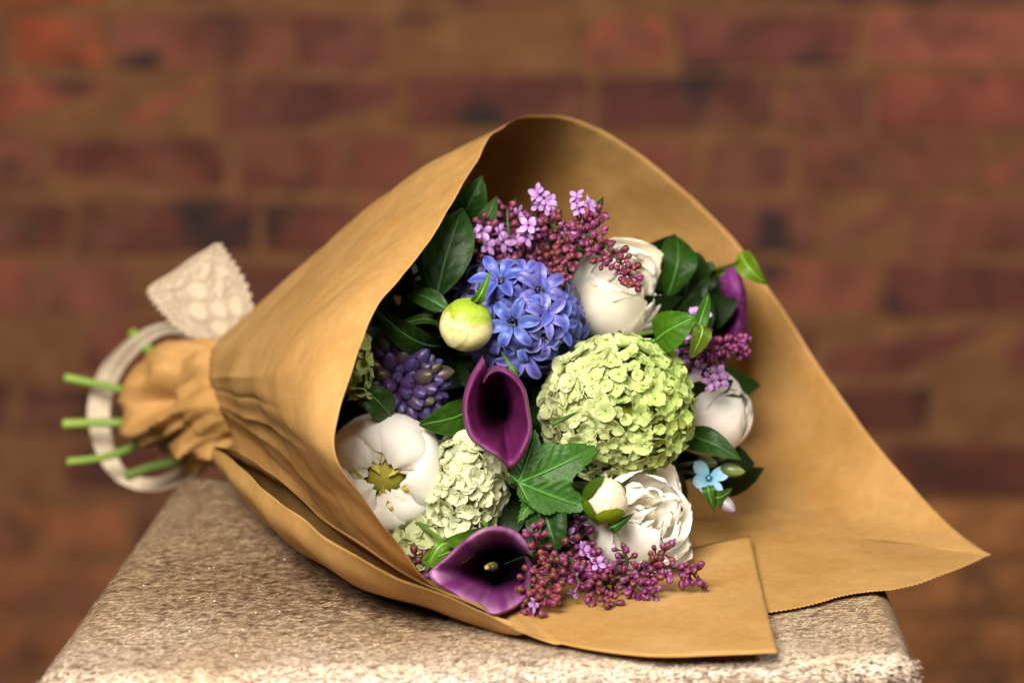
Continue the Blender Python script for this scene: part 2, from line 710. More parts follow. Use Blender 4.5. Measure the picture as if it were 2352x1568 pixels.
def hairs(n, face, pale, dark, seed):
    g = np.random.default_rng(seed)
    V_, C_ = [], []
    ln_, wd = 0.0026, 0.00021
    A = g.random(n)
    B = g.random(n)
    for i in range(n):
        if face == 'top':
            b = B[i] ** 1.25
            p = stool_pt(0.004 + 0.992 * A[i], 0.0 + 0.985 * b)
            nx, ny = 0, 0
            up = Vector((0, 0, 1))
            q = gnoise(p.x * 22, p.y * 22, 0.3)
            q2 = gnoise(p.x * 60, p.y * 90, 8.3)
            ang = 0.05 + 0.45 * q + 0.35 * q2 + g.normal(0, 0.33)
            dr = Vector((math.cos(ang), math.sin(ang), 0))
            t = min(1, max(0, hide_color(p.x, p.y) + .30 * (b - .38)))
        else:
            zz = -0.002 - 0.11 * A[i] ** 1.3
            if face == 'front':
                p = FL * (1 - B[i]) + FR_ * B[i]
                up = Vector((0, -1, 0))
            elif face == 'left':
                e = (FL - BL).normalized()
                p = BL * (1 - B[i]) + FL * B[i]
                up = Vector((e.y, -e.x, 0))
            else:
                e = (BR - FR_).normalized()
                p = FR_ * (1 - B[i]) + BR * B[i]
                up = Vector((e.y, -e.x, 0))
            p = Vector((p.x, p.y, zz)) + up * (0.0004 + (0.013 if face == 'right' else 0) * min(1, max(0, (-zz - RC) / 0.03)))
            if zz > -RC:
                k = (RC + zz) / RC
                p -= up * (RC * (1 - math.sqrt(max(0, 1 - k * k))))
            side = Vector((0, 0, 1)).cross(up)
            ang = -0.5 + 0.6 * gnoise(p.x * 25, zz * 25 + p.y * 25, 5) + g.normal(0, 0.35)
            dr = side * math.cos(ang) + Vector((0, 0, 1)) * math.sin(ang)
            t = 0.16 + 0.3 * gnoise(p.x * 40, zz * 60, 2)
        if face == 'top':
            bb = B[i] ** 1.25
            ex = (.005 + A[i] * .985) * .405 if A[i] < .5 else (1 - A[i]) * .405
            ey = min(bb, 1 - bb) * .372
            kx, ky = max(0.0, 1 - ex / RC), max(0.0, 1 - ey / RC)
            for k in (kx, ky):
                p.z -= RC * (1 - math.sqrt(max(0, 1 - k * k)))
            up = Vector((kx * (-1 if A[i] < .5 else 1), ky * (-1 if bb < .5 else 1), math.sqrt(max(.02, 1 - kx * kx)) * math.sqrt(max(.02, 1 - ky * ky)))).normalized()
            p += up * 0.0003
            dr = (dr - up * dr.dot(up)).normalized()
        l = ln_ * g.uniform(0.55, 1.25) * (1 if face == 'top' else .7)
        lift = g.uniform(0.02, 0.17) * (1 if face == 'top' else .3)
        w = dr.cross(up).normalized() * wd * g.uniform(0.7, 1.3)
        p1 = p + dr * l * 0.5 + up * l * lift * 0.7
        p2 = p + dr * l + up * l * lift * 0.8
        V_ += [p - w, p + w, p1 + w * .8, p1 - w * .8, p2 + w * .15, p2 - w * .15]
        t = min(1, max(0, t * .6 + .4 * (g.random() < t)))
        v = g.uniform(0.6, 1.25)
        if face == 'top':
            fw = min(1, max(0, .9 - b * 2.8 + .5 * q))
            pale_ = tuple(pale[j] * (1 - fw) + (0.78, 0.63, 0.48)[j] * fw for j in range(3))
        else:
            pale_ = pale
        if g.random() < 0.05:
            v = 0.25
        c = tuple((pale_[j] * (1 - t) + dark[j] * t) * v for j in range(3))
        root_c = tuple(q_ * 0.9 for q_ in c)
        C_ += [root_c, root_c, c, c, c, c]
    v = np.array([tuple(q) for q in V_])
    k = np.arange(n) * 6
    f = np.concatenate([np.stack([k, k + 1, k + 2, k + 3], -1), np.stack([k + 3, k + 2, k + 4, k + 5], -1)])
    m = MB()
    m.v.append(v)
    m.f.append(f)
    m.c.append(np.array(C_))
    return m


PALE, DARKC = (0.72, 0.52, 0.30), (0.12, 0.048, 0.017)
mt_ = Matrix.Translation((0, 0, 0.42))
h = put("top_hair", hairs(125000, 'top', PALE, DARKC, 1).mesh("top_hair", M_hair), stool, mt_)
h['kind'] = 'stuff'
h = put("front_hair", hairs(17000, 'front', (0.56, 0.47, 0.38), DARKC, 2).mesh("front_hair", M_hair), stool, mt_)
h['kind'] = 'stuff'
h = put("side_hair", hairs(7000, 'left', (0.52, 0.41, 0.30), DARKC, 4).mesh("side_hair", M_hair), stool, mt_)
h['kind'] = 'stuff'
h = put("side_hair", hairs(9000, 'right', (0.52, 0.43, 0.35), DARKC, 3).mesh("side_hair", M_hair), stool, mt_)
h['kind'] = 'stuff'
# tiny glossy flecks in the hair
m = MB()
g_ = np.random.default_rng(5)
vv, ff = [], []
for i in range(420):
    p = stool_pt(.05 + .9 * g_.random(), .04 + .9 * g_.random() ** 1.4) + Vector((0, 0, 0.0012))
    a = g_.random() * 6.28
    s_ = g_.uniform(0.00025, 0.0005)
    t1 = Vector((math.cos(a), math.sin(a), g_.normal(0, .35))) * s_
    t2 = Vector((-math.sin(a), math.cos(a), g_.normal(0, .35))) * s_
    vv += [p - t1, p + t2, p + t1, p - t2]
    ff.append([i * 4, i * 4 + 1, i * 4 + 2, i * 4 + 3])
m.v.append(np.array([tuple(q) for q in vv]))
m.f.append(np.array(ff))
m.c.append(np.ones((len(vv), 3)))
h = put("hair_glints", m.mesh("hair_glints", M_glint, False), stool, mt_)
h['kind'] = 'stuff'

# ------------------------------------------------------------------ kraft paper wrap
wrap = thing("paper_wrap", "brown kraft paper cone wrapped round the flowers and lying open on the stool", "wrapping paper", G(1100, 1300))
WI = wrap.matrix_world.inverted()


def paper_part(name, Pg, mat=M_paper, thick=0.00016, parent=wrap):
    mb = MB()
    mb.grid(Pg, (0.5, 0.3, 0.12))
    me = mb.mesh(name, mat)
    inv = WI
    me.transform(inv)
    o = put(name, me, parent)
    s = o.modifiers.new("thickness", 'SOLIDIFY')
    s.thickness = thick
    s.offset = 0
    return o


def q4(*rows):
    return [[P(*c) for c in r] for r in rows]


# main cone: stations run from the trough behind the rolled edge, up the mouth of the near flap, over the
# arch and down the far side to the torn tip and back along the toothed edge; each row goes rim -> neck
gz = lambda u, v, z=0.0035: (u, v, Gd(v, z))
cone = q4(
    [(1185, 1434, Gd(1434, .006)), (1000, 1385, 1.180), (850, 1318, 1.215), (700, 1210, 1.28), (600, 1110, 1.355), (530, 1030, 1.41)],
    [(1085, 1392, 1.158), (935, 1330, 1.175), (800, 1235, 1.215), (690, 1130, 1.28), (590, 1050, 1.35), (518, 990, 1.41)],
    [(985, 1325, 1.140), (865, 1240, 1.155), (760, 1150, 1.20), (660, 1060, 1.27), (580, 1000, 1.34), (506, 955, 1.405)],
    [(905, 1230, 1.125), (800, 1140, 1.15), (715, 1070, 1.19), (640, 1000, 1.26), (565, 960, 1.335), (496, 925, 1.40)],
    [(838, 1150, 1.118), (750, 1070, 1.14), (680, 1010, 1.185), (615, 960, 1.255), (550, 925, 1.33), (490, 905, 1.395)],
    [(772, 1050, 1.115), (705, 995, 1.14), (645, 955, 1.185), (590, 920, 1.255), (535, 900, 1.33), (487, 885, 1.39)],
    [(778, 950, 1.118), (705, 915, 1.14), (640, 895, 1.185), (580, 880, 1.255), (530, 868, 1.33), (485, 865, 1.39)],
    [(812, 840, 1.125), (730, 830, 1.145), (650, 830, 1.19), (585, 835, 1.26), (530, 840, 1.335), (485, 842, 1.392)],
    [(872, 700, 1.15), (785, 715, 1.165), (695, 745, 1.205), (610, 780, 1.27), (540, 805, 1.34), (486, 820, 1.395)],
    [(955, 600, 1.18), (855, 620, 1.195), (745, 670, 1.23), (640, 735, 1.29), (550, 780, 1.35), (490, 800, 1.40)],
    [(1040, 460, 1.22), (925, 510, 1.24), (790, 590, 1.275), (665, 680, 1.325), (565, 745, 1.375), (500, 785, 1.412)],
    [(1095, 370, 1.26), (975, 425, 1.28), (825, 530, 1.31), (690, 635, 1.35), (580, 720, 1.39), (512, 770, 1.42)],
    [(1135, 308, 1.29), (1010, 360, 1.315), (850, 475, 1.35), (705, 600, 1.385), (590, 702, 1.41), (525, 762, 1.43)],
    [(1185, 276, 1.325), (1060, 345, 1.37), (885, 480, 1.40), (725, 610, 1.425), (600, 710, 1.44), (530, 770, 1.44)],
    [(1240, 268, 1.345), (1130, 380, 1.40), (950, 530, 1.43), (780, 660, 1.45), (630, 760, 1.45), (540, 800, 1.445)],
    [(1310, 273, 1.362), (1230, 420, 1.42), (1050, 590, 1.45), (850, 720, 1.46), (670, 810, 1.46), (550, 840, 1.45)],
    [(1400, 308, 1.377), (1340, 490, 1.435), (1150, 660, 1.465), (930, 770, 1.47), (710, 850, 1.465), (555, 870, 1.45)],
    [(1500, 375, 1.39), (1440, 560, 1.445), (1250, 730, 1.475), (1000, 820, 1.48), (740, 890, 1.47), (560, 900, 1.45)],
    [(1600, 462, 1.40), (1530, 640, 1.45), (1330, 800, 1.475), (1060, 870, 1.48), (760, 920, 1.47), (560, 920, 1.45)],
    [(1700, 568, 1.405), (1620, 730, 1.445), (1400, 870, 1.47), (1110, 920, 1.475), (780, 945, 1.47), (560, 935, 1.45)],
    [(1775, 672, 1.41), (1690, 820, 1.44), (1460, 930, 1.46), (1150, 960, 1.47), (790, 965, 1.465), (560, 945, 1.45)],
    [(1880, 835, 1.402), (1770, 920, 1.43), (1520, 990, 1.45), (1180, 1000, 1.465), (800, 980, 1.46), (560, 955, 1.45)],
    [(1985, 985, 1.378), (1850, 1020, 1.405), (1580, 1050, 1.43), (1220, 1040, 1.455), (810, 1000, 1.455), (560, 965, 1.45)],
    [(2090, 1110, 1.345), (1930, 1120, 1.372), (1640, 1120, 1.395), (1260, 1090, 1.43), (820, 1020, 1.45), (560, 975, 1.45)],
    [(2180, 1205, 1.308), (1990, 1190, 1.340), (1690, 1180, 1.364), (1290, 1130, 1.41), (830, 1040, 1.44), (560, 985, 1.45)],
    [(2258, 1262, 1.2765), (2026, 1236, 1.308), (1718, 1212, 1.3275), (1308, 1157, 1.382), (839, 1058, 1.431), (560, 994, 1.441)],
    [(2276, 1272, 1.271), (2030, 1240, 1.3045), (1720, 1215, 1.3255), (1310, 1160, 1.378), (840, 1060, 1.43), (560, 995, 1.44)],
    [(2256, 1281, 1.265), (2024, 1246, 1.303), (1717, 1219, Gd(1219, .0028)), (1310, 1164, 1.374), (840, 1063, 1.43), (560, 996, 1.44)],
    [(2180, 1312, 1.238), (1980, 1275, Gd(1275, .003)), (1700, 1240, Gd(1240, .0025)), (1310, 1185, Gd(1185, .002)), (840, 1080, 1.425), (560, 1005, 1.44)],
    [(2070, 1347, Gd(1347, .004)), (1920, 1300, Gd(1300, .003)), (1680, 1262, Gd(1262, .002)), (1310, 1210, Gd(1210, .002)), (840, 1100, 1.415), (560, 1012, 1.435)],
    [(1960, 1362, Gd(1362, .0035)), (1850, 1320, Gd(1320, .0025)), (1650, 1285, Gd(1285, .002)), (1300, 1230, Gd(1230, .002)), (840, 1115, 1.405), (560, 1018, 1.43)],
    [(1862, 1388, Gd(1388, .003)), (1790, 1340, Gd(1340, .0025)), (1620, 1300, Gd(1300, .002)), (1290, 1245, Gd(1245, .002)), (840, 1125, 1.40), (560, 1022, 1.43)],
    [(1745, 1412, Gd(1412, .002)), (1700, 1370, Gd(1370, .002)), (1560, 1320, Gd(1320, .0015)), (1270, 1260, Gd(1260, .0015)), (840, 1135, 1.395), (560, 1026, 1.43)],
)
NT, NS = 22, 16
Pc = loft(cone, NT, NS)
nr = normals(Pc)
T_, S_ = Pc.shape[:2]
disp = np.zeros((T_, S_))
for i in range(T_):
    st = i / NT
    for j in range(S_):
        s = j / (S_ - 1)
        p = Pc[i, j]
        dd = 0.0012 * gnoise(p[0] * 16, p[1] * 16, p[2] * 16)
        vd = mnoise.voronoi(Vector((p[0] * 21, p[1] * 21, p[2] * 21)))[0]
        dd += 0.0026 * vd[0] + 0.0010 * min(.5, vd[1] - vd[0])
        dd += 0.0018 * abs(gnoise(p[0] * 19 + 3, p[1] * 19, p[2] * 23)) + 0.0004 * abs(gnoise(p[0] * 47, p[1] * 47 + 8, p[2] * 47))
        dd += 0.00035 * gnoise(p[0] * 70, p[1] * 70, p[2] * 70)
        # soft pleats fanning out of the neck
        if st < 13:
            w = math.exp(-((s - 0.72) / 0.30) ** 2)
            for cpos, wd_, am in ((2.4, .35, .0030), (3.7, .30, .0034), (5.1, .28, -.0026), (6.4, .34, .0028), (8.2, .5, .0016), (1.3, .4, -.0024)):
                x = (st + 1.2 * (s - .6) * (1 if cpos > 3 else -1) - cpos) / wd_
                dd += .6 * am * w * math.exp(-abs(x) ** 1.3)
        disp[i, j] = (dd - .0016) * (1 - .92 * math.exp(-((st - 26) / 1.9) ** 4))
Pc = Pc + nr * disp[..., None]
# toothed cut along the near right edge
iA, iB = int(26 * NT), T_ - 1
for q, i in enumerate(range(iA, iB + 1)):
    if i < iA + 8 or (i < iA + NT and i % 2):
        continue
    dirn = Pc[i, 0] - Pc[i, 1]
    dirn /= np.linalg.norm(dirn)
    Pc[i, 0] += dirn * (0.0007 if q % 2 else -0.0007)
inside = (Pc[..., 0] > -0.17) & (Pc[..., 0] < 0.185)
Pc[..., 2] = np.where(inside, 0.0024 + 0.5 * ((Pc[..., 2] - 0.0024) + np.sqrt((Pc[..., 2] - 0.0024) ** 2 + 0.0022 ** 2)) - 0.0006, Pc[..., 2])
paper_part("cone_sheet", Pc)

# front sheet: flat on the stool, its left side turned up into the rolled edge
fs = []
front_rows = [
    ([(1786, 1497), (1758, 1385), (1738, 1300), (1722, 1226)], .0065),
    ([(1700, 1502), (1670, 1400), (1655, 1310), (1648, 1243)], .006),
    ([(1600, 1505), (1560, 1410), (1560, 1330), (1570, 1258)], .0055),
    ([(1490, 1506), (1420, 1415), (1400, 1330), (1400, 1250)], .005),
    ([(1380, 1494), (1280, 1405), (1230, 1310), (1210, 1220)], .005),
    ([(1280, 1472), (1160, 1385), (1080, 1300), (1040, 1200)], .005),
]
for r, z in front_rows:
    fs.append([G(u, v, z + (0.003 if k == 3 and z > .0055 else 0)) for k, (u, v) in enumerate(r)])
# turned up edge: lip, outer belly, contact line on the hide, hidden part beneath
lip = [((1195, 1444, .0095), (1190, 1450, .004), (1130, 1415, .002), (985, 1235, .003)),
       ((1125, 1410, .016), (1110, 1432, .006), (1060, 1410, .001), (900, 1250, .003)),
       ((1000, 1362, .027), (985, 1392, .012), (960, 1378, .001), (800, 1190, .003)),
       ((900, 1318, .036), (880, 1360, .018), (850, 1340, .001), (730, 1150, .003)),
       ((800, 1268, .042), (775, 1308, .024), (750, 1290, .002), (670, 1120, .003)),
       ((705, 1200, .047), (675, 1240, .029), (650, 1225, .003), (620, 1090, .003)),
       ((625, 1136, .046), (585, 1160, .032), (565, 1145, .006), (590, 1060, .004)),
       ((560, 1078, .044), (518, 1090, .032), (520, 1085, .015), (560, 1040, .010)),
       ((520, 1045, .041), (492, 1050, .032), (500, 1050, .023), (540, 1030, .018)),
       ((494, 1030, .034), (490, 1032, .031), (495, 1032, .028), (530, 1018, .025))]
for row in lip:
    fs.append([G(*c) for c in row])
Pf = loft(fs, 10, 10)
nf = normals(Pf)
for i in range(Pf.shape[0]):
    for j in range(Pf.shape[1]):
        p = Pf[i, j]
        k = 0.0006 if i < 50 else 0.0011
        vd = mnoise.voronoi(Vector((p[0] * 24, p[1] * 24, p[2] * 24)))[0]
        p = p + nf[i, j] * (0.0010 if i < 50 else .0026) * (vd[0] - .4)
        Pf[i, j] = p + nf[i, j] * (k * gnoise(p[0] * 26, p[1] * 26, p[2] * 26))
paper_part("front_sheet", Pf)

# inner layer of the rolled edge
il = [((1125, 1406, .015), (1100, 1380, .012), (1085, 1375, .004)),
      ((1000, 1352, .029), (985, 1345, .020), (970, 1340, .005)),
      ((905, 1300, .040), (890, 1300, .026), (870, 1290, .006)),
      ((815, 1240, .050), (800, 1240, .034), (780, 1230, .008)),
      ((745, 1192, .056), (730, 1180, .040), (700, 1170, .010)),
      ((690, 1142, .060), (665, 1125, .043), (640, 1115, .013)),
      ((610, 1078, .058), (590, 1080, .042), (575, 1070, .020)),
      ((545, 1036, .047), (535, 1048, .036), (530, 1045, .025)),
      ((490, 1024, .037), (494, 1030, .031), (497, 1030, .027))]
Pi = loft([[G(*c) for c in row] for row in il], 10, 8)
ni = normals(Pi)
for i in range(Pi.shape[0]):
    for j in range(Pi.shape[1]):
        p = Pi[i, j]
        Pi[i, j] = p + ni[i, j] * (0.0009 * gnoise(p[0] * 28, p[1] * 28, p[2] * 28 + 5))
paper_part("rolled_edge", Pi)

# gathered neck of the wrap
nk = []
c0, c1 = P(600, 935, 1.40), P(345, 925, 1.49)
ax = (c1 - c0).normalized()
fa = frame(ax, 0, AU)
NA_, NL_ = 150, 60
for i in range(NA_):
    a = 2 * math.pi * i / NA_
    row = []
    for j in range(NL_ + 1):
        s = j / NL_
        c = c0.lerp(c1, min(s, 0.93))
        r = 0.027 + 0.0075 * math.sin(min(1, s / 0.72) * math.pi * 0.62)
        if s > 0.78:
            k = (s - 0.78) / 0.22
            r *= math.sqrt(max(0.0, 1 - (k * 0.88) ** 2.2))
        x, y = math.cos(a), math.sin(a)
        # sharp gathers: ridged noise stretched along the neck, tightening toward the tie
        ta = a + 1.1 * s
        x2, y2 = math.cos(ta), math.sin(ta)
        f1 = 1 - abs(gnoise(x2 * 1.7, y2 * 1.7, s * 1.5 + 4.6)) * 3.4
        f2 = 1 - abs(gnoise(x2 * 3.0 + 9, y2 * 3.0 - x2, s * 2.6)) * 3.4
        fold = 0.0085 * (f1 - .35) + 0.0042 * (f2 - .3)
        vd = mnoise.voronoi(Vector((x2 * 2.2, y2 * 2.2, s * 3.4)))[0]
        fold += .0075 * (vd[1] - vd[0] - .25)
        fold *= (0.25 + 0.75 * math.sin(math.pi * min(1, s * 1.05))) if s < .9 else 0.45
        r = max(0.004, r + fold)
        q = c + (fa @ Vector((x, y, 0))) * r
        q.z = max(q.z, 0.0015 if q.x > -0.2 else q.z)
        row.append(q)
    nk.append(row)
mbn = MB()
mbn.grid(np.array([[tuple(q) for q in r] for r in nk]), (0.5, 0.3, 0.12), close_u=True)
me = mbn.mesh("gathered_neck", M_paper_neck)
me.transform(WI)
put("gathered_neck", me, wrap)

TIE = P(560, 925, 1.42)

# ------------------------------------------------------------------ cut stems and lace ribbon
sg = (0.30, 0.44, 0.085)
sd = (0.10, 0.22, 0.030)


def cut_stem(path, r, label, c=sg, c2=sd):
    p0 = P(*path[0])
    t = thing("cut_stem", label, "flower stem", p0, group="cut stem ends beyond the tied neck")
    pts = cr([tuple(P(*q) - p0) for q in path], 6)
    n = len(pts)
    m = MB()
    cc = [lerp3(c, c2, min(1, i / n * 1.1)) for i in range(n)]
    m.tube([Vector(q) for q in pts], [r * (1.06 if i == 0 else 1.0) for i in range(n)], np.array(cc), 14, cap=False)
    put("stalk", m.mesh("stalk", M_stem), t)
    m = MB()
    dirn = Vector(pts[0] - pts[1]).normalized()
    fr = frame(dirn)
    disc = [[tuple(Vector(pts[0]) + (fr @ Vector((math.cos(a) * k * r, math.sin(a) * k * r, 0.0004 * (1 - k)))))
             for k in (1.06, .8, .01)] for a in np.linspace(0, 2 * math.pi, 15)[:-1]]
    m.grid(np.array(disc), (0.48, 0.60, 0.22), close_u=True)
    put("cut_face", m.mesh("cut_face", M_stem), t)
    return t


cut_stem([(152, 867, 1.52), (240, 885, 1.515), (330, 905, 1.505), (480, 930, 1.47)], .0026, "pale green cut stem, uppermost of the three at the far left, sloping down")
cut_stem([(148, 973, 1.505), (230, 970, 1.50), (310, 970, 1.495), (470, 960, 1.46)], .0029, "level green cut stem, middle one of the three at the far left")
cut_stem([(158, 1060, 1.50), (225, 1052, 1.495), (285, 1035, 1.49), (330, 1015, 1.485), (480, 965, 1.45)], .0024, "thinnest green cut stem, rising to the right, lowest of the three at the far left")
cut_stem([(290, 1092, 1.475), (350, 1072, 1.47), (420, 1055, 1.46), (520, 1010, 1.43)], .0031, "dark green blurred cut stem nearest the corner of the stool", (0.15, 0.23, 0.05), (0.05, 0.09, 0.02))
cut_stem([(306, 766, 1.56), (330, 790, 1.55), (370, 830, 1.54), (480, 900, 1.50)], .0034, "short green stem tip peeping above the ribbon loop", (0.25, 0.40, 0.05))

ribbon = thing("lace_ribbon", "cream floral lace ribbon tied round the stems with one wide free end standing up", "ribbon", P(470, 800, 1.46))
RI = ribbon.matrix_world.inverted()


def strip(name, path, wv, mat, ny=14, ns=8, wav=0.0, scal=0.0, thick=None, seed=0):
    """path: uvd points, wv: width vectors in metres at each"""
    c = cr([tuple(P(*q)) for q in path], ns)
    w = cr([tuple(q) for q in wv], ns)
    n = len(c)
    g = np.zeros((n, ny, 3))
    for i in range(n):
        wn = w[i] / np.linalg.norm(w[i])
        tan = c[min(i + 1, n - 1)] - c[max(i - 1, 0)]
        tan /= np.linalg.norm(tan)
        nn = np.cross(tan, wn)
        nn /= np.linalg.norm(nn)
        for j in range(ny):
            s = j / (ny - 1) * 2 - 1
            k = 1 + scal * (abs(math.sin(i * 0.55)) - .5) * abs(s) ** 3
            g[i, j] = c[i] + w[i] * 0.5 * s * k + nn * wav * math.sin(s * 6 + i * .15 + seed) * (1 - .3 * s)
    mb = MB()
    mb.grid(g, (0.7, 0.6, 0.45))
    me = mb.mesh(name, mat)
    me.transform(RI)
    o = put(name, me, ribbon)
    return o, g


def vv3(a, b, c):
    return AX * a + AU * b + AB * c


# loop of ribbon round the stem ends
loop_path = [(470, 800, 1.455), (425, 762, 1.47), (370, 757, 1.49), (310, 790, 1.51), (255, 850, 1.53), (228, 925, 1.535),
             (232, 1000, 1.53), (262, 1072, 1.525), (305, 1105, 1.515), (360, 1112, 1.505), (420, 1090, 1.49), (470, 1060, 1.45)]
wv = [vv3(.004, .008, .004), vv3(.001, .007, .004), vv3(-.003, .0075, .004), vv3(-.006, .008, .005), vv3(-.011, .006, .004), vv3(-.0135, .001, .003),
      vv3(-.0115, -.003, .004), vv3(-.008, -.005, .004), vv3(-.004, -.007, .004), vv3(.002, -.008, .004), vv3(.006, -.008, .004), vv3(.006, -.008, .004)]
strip("ribbon_loop", loop_path, wv, M_lace3, 16, 8, 0.0004, 0.05)

# wide free end
tail_path = [(420, 612, 1.455), (440, 642, 1.452), (465, 675, 1.450), (492, 715, 1.448), (520, 760, 1.446), (540, 820, 1.445)]
tw = [vv3(.0435, .0285, .004), vv3(.044, .028, .003), vv3(.044, .026, .0), vv3(.042, .021, .0), vv3(.032, .012, .004), vv3(.018, .004, .006)]
o, gt = strip("lace_tail", tail_path, tw, M_lace, 40, 14, 0.0008, 0.13)


def on_tail(a, b, off=0.0008):
    """a along 0..1, b across -1..1 on the lace end"""
    i = min(gt.shape[0] - 1, max(0, a * (gt.shape[0] - 1)))
    j = min(gt.shape[1] - 1, max(0, (b + 1) / 2 * (gt.shape[1] - 1)))
    i0, j0 = int(i), int(j)
    i1, j1 = min(i0 + 1, gt.shape[0] - 1), min(j0 + 1, gt.shape[1] - 1)
    fi, fj = i - i0, j - j0
    p = gt[i0, j0] * (1 - fi) * (1 - fj) + gt[i1, j0] * fi * (1 - fj) + gt[i0, j1] * (1 - fi) * fj + gt[i1, j1] * fi * fj
    return Vector(p) + AB * off


def cord(pts, r=0.0007):
    m = MB()
    c = cr(pts, 4)
    m.tube([on_tail(a, b) for a, b in c], r, (0.8, 0.7, 0.55), 6)
    me = m.mesh("lace_cord", M_lace2)
    me.transform(RI)
    return put("lace_cord", me, ribbon)


for b0, side in ((-.97, 1), (.97, -1)):
    cord([(t, b0 + side * 0.06 * (math.sin(t * 34) * .5 + .5) * .8) for t in np.linspace(0, .95, 24)], .0009)
    cord([(t, b0 + side * (.17 + 0.05 * math.sin(t * 34 + 1))) for t in np.linspace(0, .95, 24)], .0005)
cord([(0.0, b) for b in np.linspace(-1, 1, 8)], .0009)


def motif(ca, cb, ra, rb, rot):
    """solid woven petal with a raised outline"""
    m = MB()
    g = []
    for k in np.linspace(0.02, 1, 5):
        row = []
        for a in np.linspace(0, 2 * math.pi, 17):
            x, y = math.cos(a) * ra * k, math.sin(a) * rb * k
            aa = ca + x * math.cos(rot) - y * math.sin(rot) * .5
            bb = cb + x * math.sin(rot) * 2 + y * math.cos(rot)
            row.append(tuple(on_tail(min(max(aa, 0), 1), min(max(bb, -.98), .98), 0.0009 + 0.0007 * (k > .8))))
        g.append(row)
    m.grid(np.array(g), (0.8, 0.7, 0.55))
    me = m.mesh("lace_motif", M_lace2)
    me.transform(RI)
    put("lace_motif", me, ribbon)


for ca, cb, ra, rb, rot in ((.1, .0, .04, .09, .3), (.12, -.5, .035, .10, 1.2), (.27, -.42, .04, .08, .8), (.08, .6, .03, .1, .4), (.22, .12, .03, .08, 0), (.46, .12, .03, .1, .6), (.34, -.02, .13, .26, .2), (.52, -.30, .13, .24, -.3), (.20, .38, .06, .30, .6), (.42, .45, .055, .34, .9),
                            (.60, .15, .12, .22, .5), (.30, .70, .09, .14, 0), (.16, -.25, .05, .2, .1), (.64, .58, .11, .22, -.4), (.75, -.1, .1, .3, 0)):
    motif(ca, cb, ra * .82, rb * .82, rot)
    cord([(min(.97, max(.02, ca + ra * 1.0 * math.cos(q_))), min(.93, max(-.93, cb + rb * 1.0 * math.sin(q_)))) for q_ in np.linspace(0, 6.28, 12)], .0004)

# ------------------------------------------------------------------ plants: shared shapes
def petal_grid(Lg, W, th0, th1, kx, nt=8, ns=6, pw=1.0, sharp=0.6, peak=0.5, ruffle=0.0, seed=0, tipc=0.0):
    """petal from origin: theta = angle from local Z (0 along the axis, 90 outward along X)"""
    Pt = np.zeros((nt, ns, 3))
    x = z = 0.0
    T = np.linspace(0, 1, nt)
    th_prev = th0
    for i, t in enumerate(T):
        th = th0 + (th1 - th0) * t ** pw
        if i:
            dl = Lg / (nt - 1)
            tm = (th + th_prev) / 2
            x += math.sin(tm) * dl
            z += math.cos(tm) * dl
        th_prev = th
        e = math.log(0.5) / math.log(peak)
        w = W * 0.5 * max(0.02, math.sin(math.pi * min(0.995, max(0.03, t ** e)))) ** sharp
        for j in range(ns):
            s = -1 + 2 * j / (ns - 1)
            ww = w * s
            if kx:
                ph = ww * kx
                y = math.sin(ph) / kx
                of = (1 - math.cos(ph)) / kx
            else:
                y, of = ww, 0.0
            if ruffle:
                of += ruffle * t * gnoise(s * 1.6 + seed * 3.1, t * 2.2, seed * 1.7)
            Pt[i, j] = (x - math.cos(th) * of, y, z + math.sin(th) * of)
    return Pt


def rotz(g, a):
    c, s = math.cos(a), math.sin(a)
    o = g.copy()
    o[..., 0] = g[..., 0] * c - g[..., 1] * s
    o[..., 1] = g[..., 0] * s + g[..., 1] * c
    return o


def stem_part(root, head, c=(0.06, 0.14, 0.025), r=0.0028, back=None):
    """stalk from a flower head back to the tied neck"""
    inv = root.matrix_world.inverted()
    h = Vector(head)
    mid = h.lerp(TIE, 0.5) + AB * (-0.012)
    if back is None:
        back = h + (TIE - h).normalized() * 0.03 - AB * 0.01
    c_ = cr([tuple(h), tuple(back), tuple(mid), tuple(TIE + Vector((random.uniform(-.012, .012), random.uniform(-.008, .008), random.uniform(-.012, .012))))], 6)
    m = MB()
    m.tube([inv @ Vector(q) for q in c_], r, c, 8)
    return put("stem", m.mesh("stem", M_stem), root)


def xf(p, axis, roll=0.0, sc=1.0, up=None):
    return Matrix.Translation(Vector(p)) @ frame(axis, roll, up).to_4x4() @ Matrix.Scale(sc, 4)


def core_mesh(name, rx, ry, rz, c, mat=None):
    m = MB()
    g = []
    for a in np.linspace(0, 2 * math.pi, 21)[:-1]:
        g.append([(rx * math.sin(b) * math.cos(a), ry * math.sin(b) * math.sin(a), rz * math.cos(b)) for b in np.linspace(0, math.pi, 12)])
    m.grid(np.array(g), c, close_u=True)
    return m.mesh(name, mat or M_leaf)


# ------------------------------------------------------------------ peonies
WH = (0.93, 0.90, 0.81)
CRM = (0.86, 0.76, 0.56)


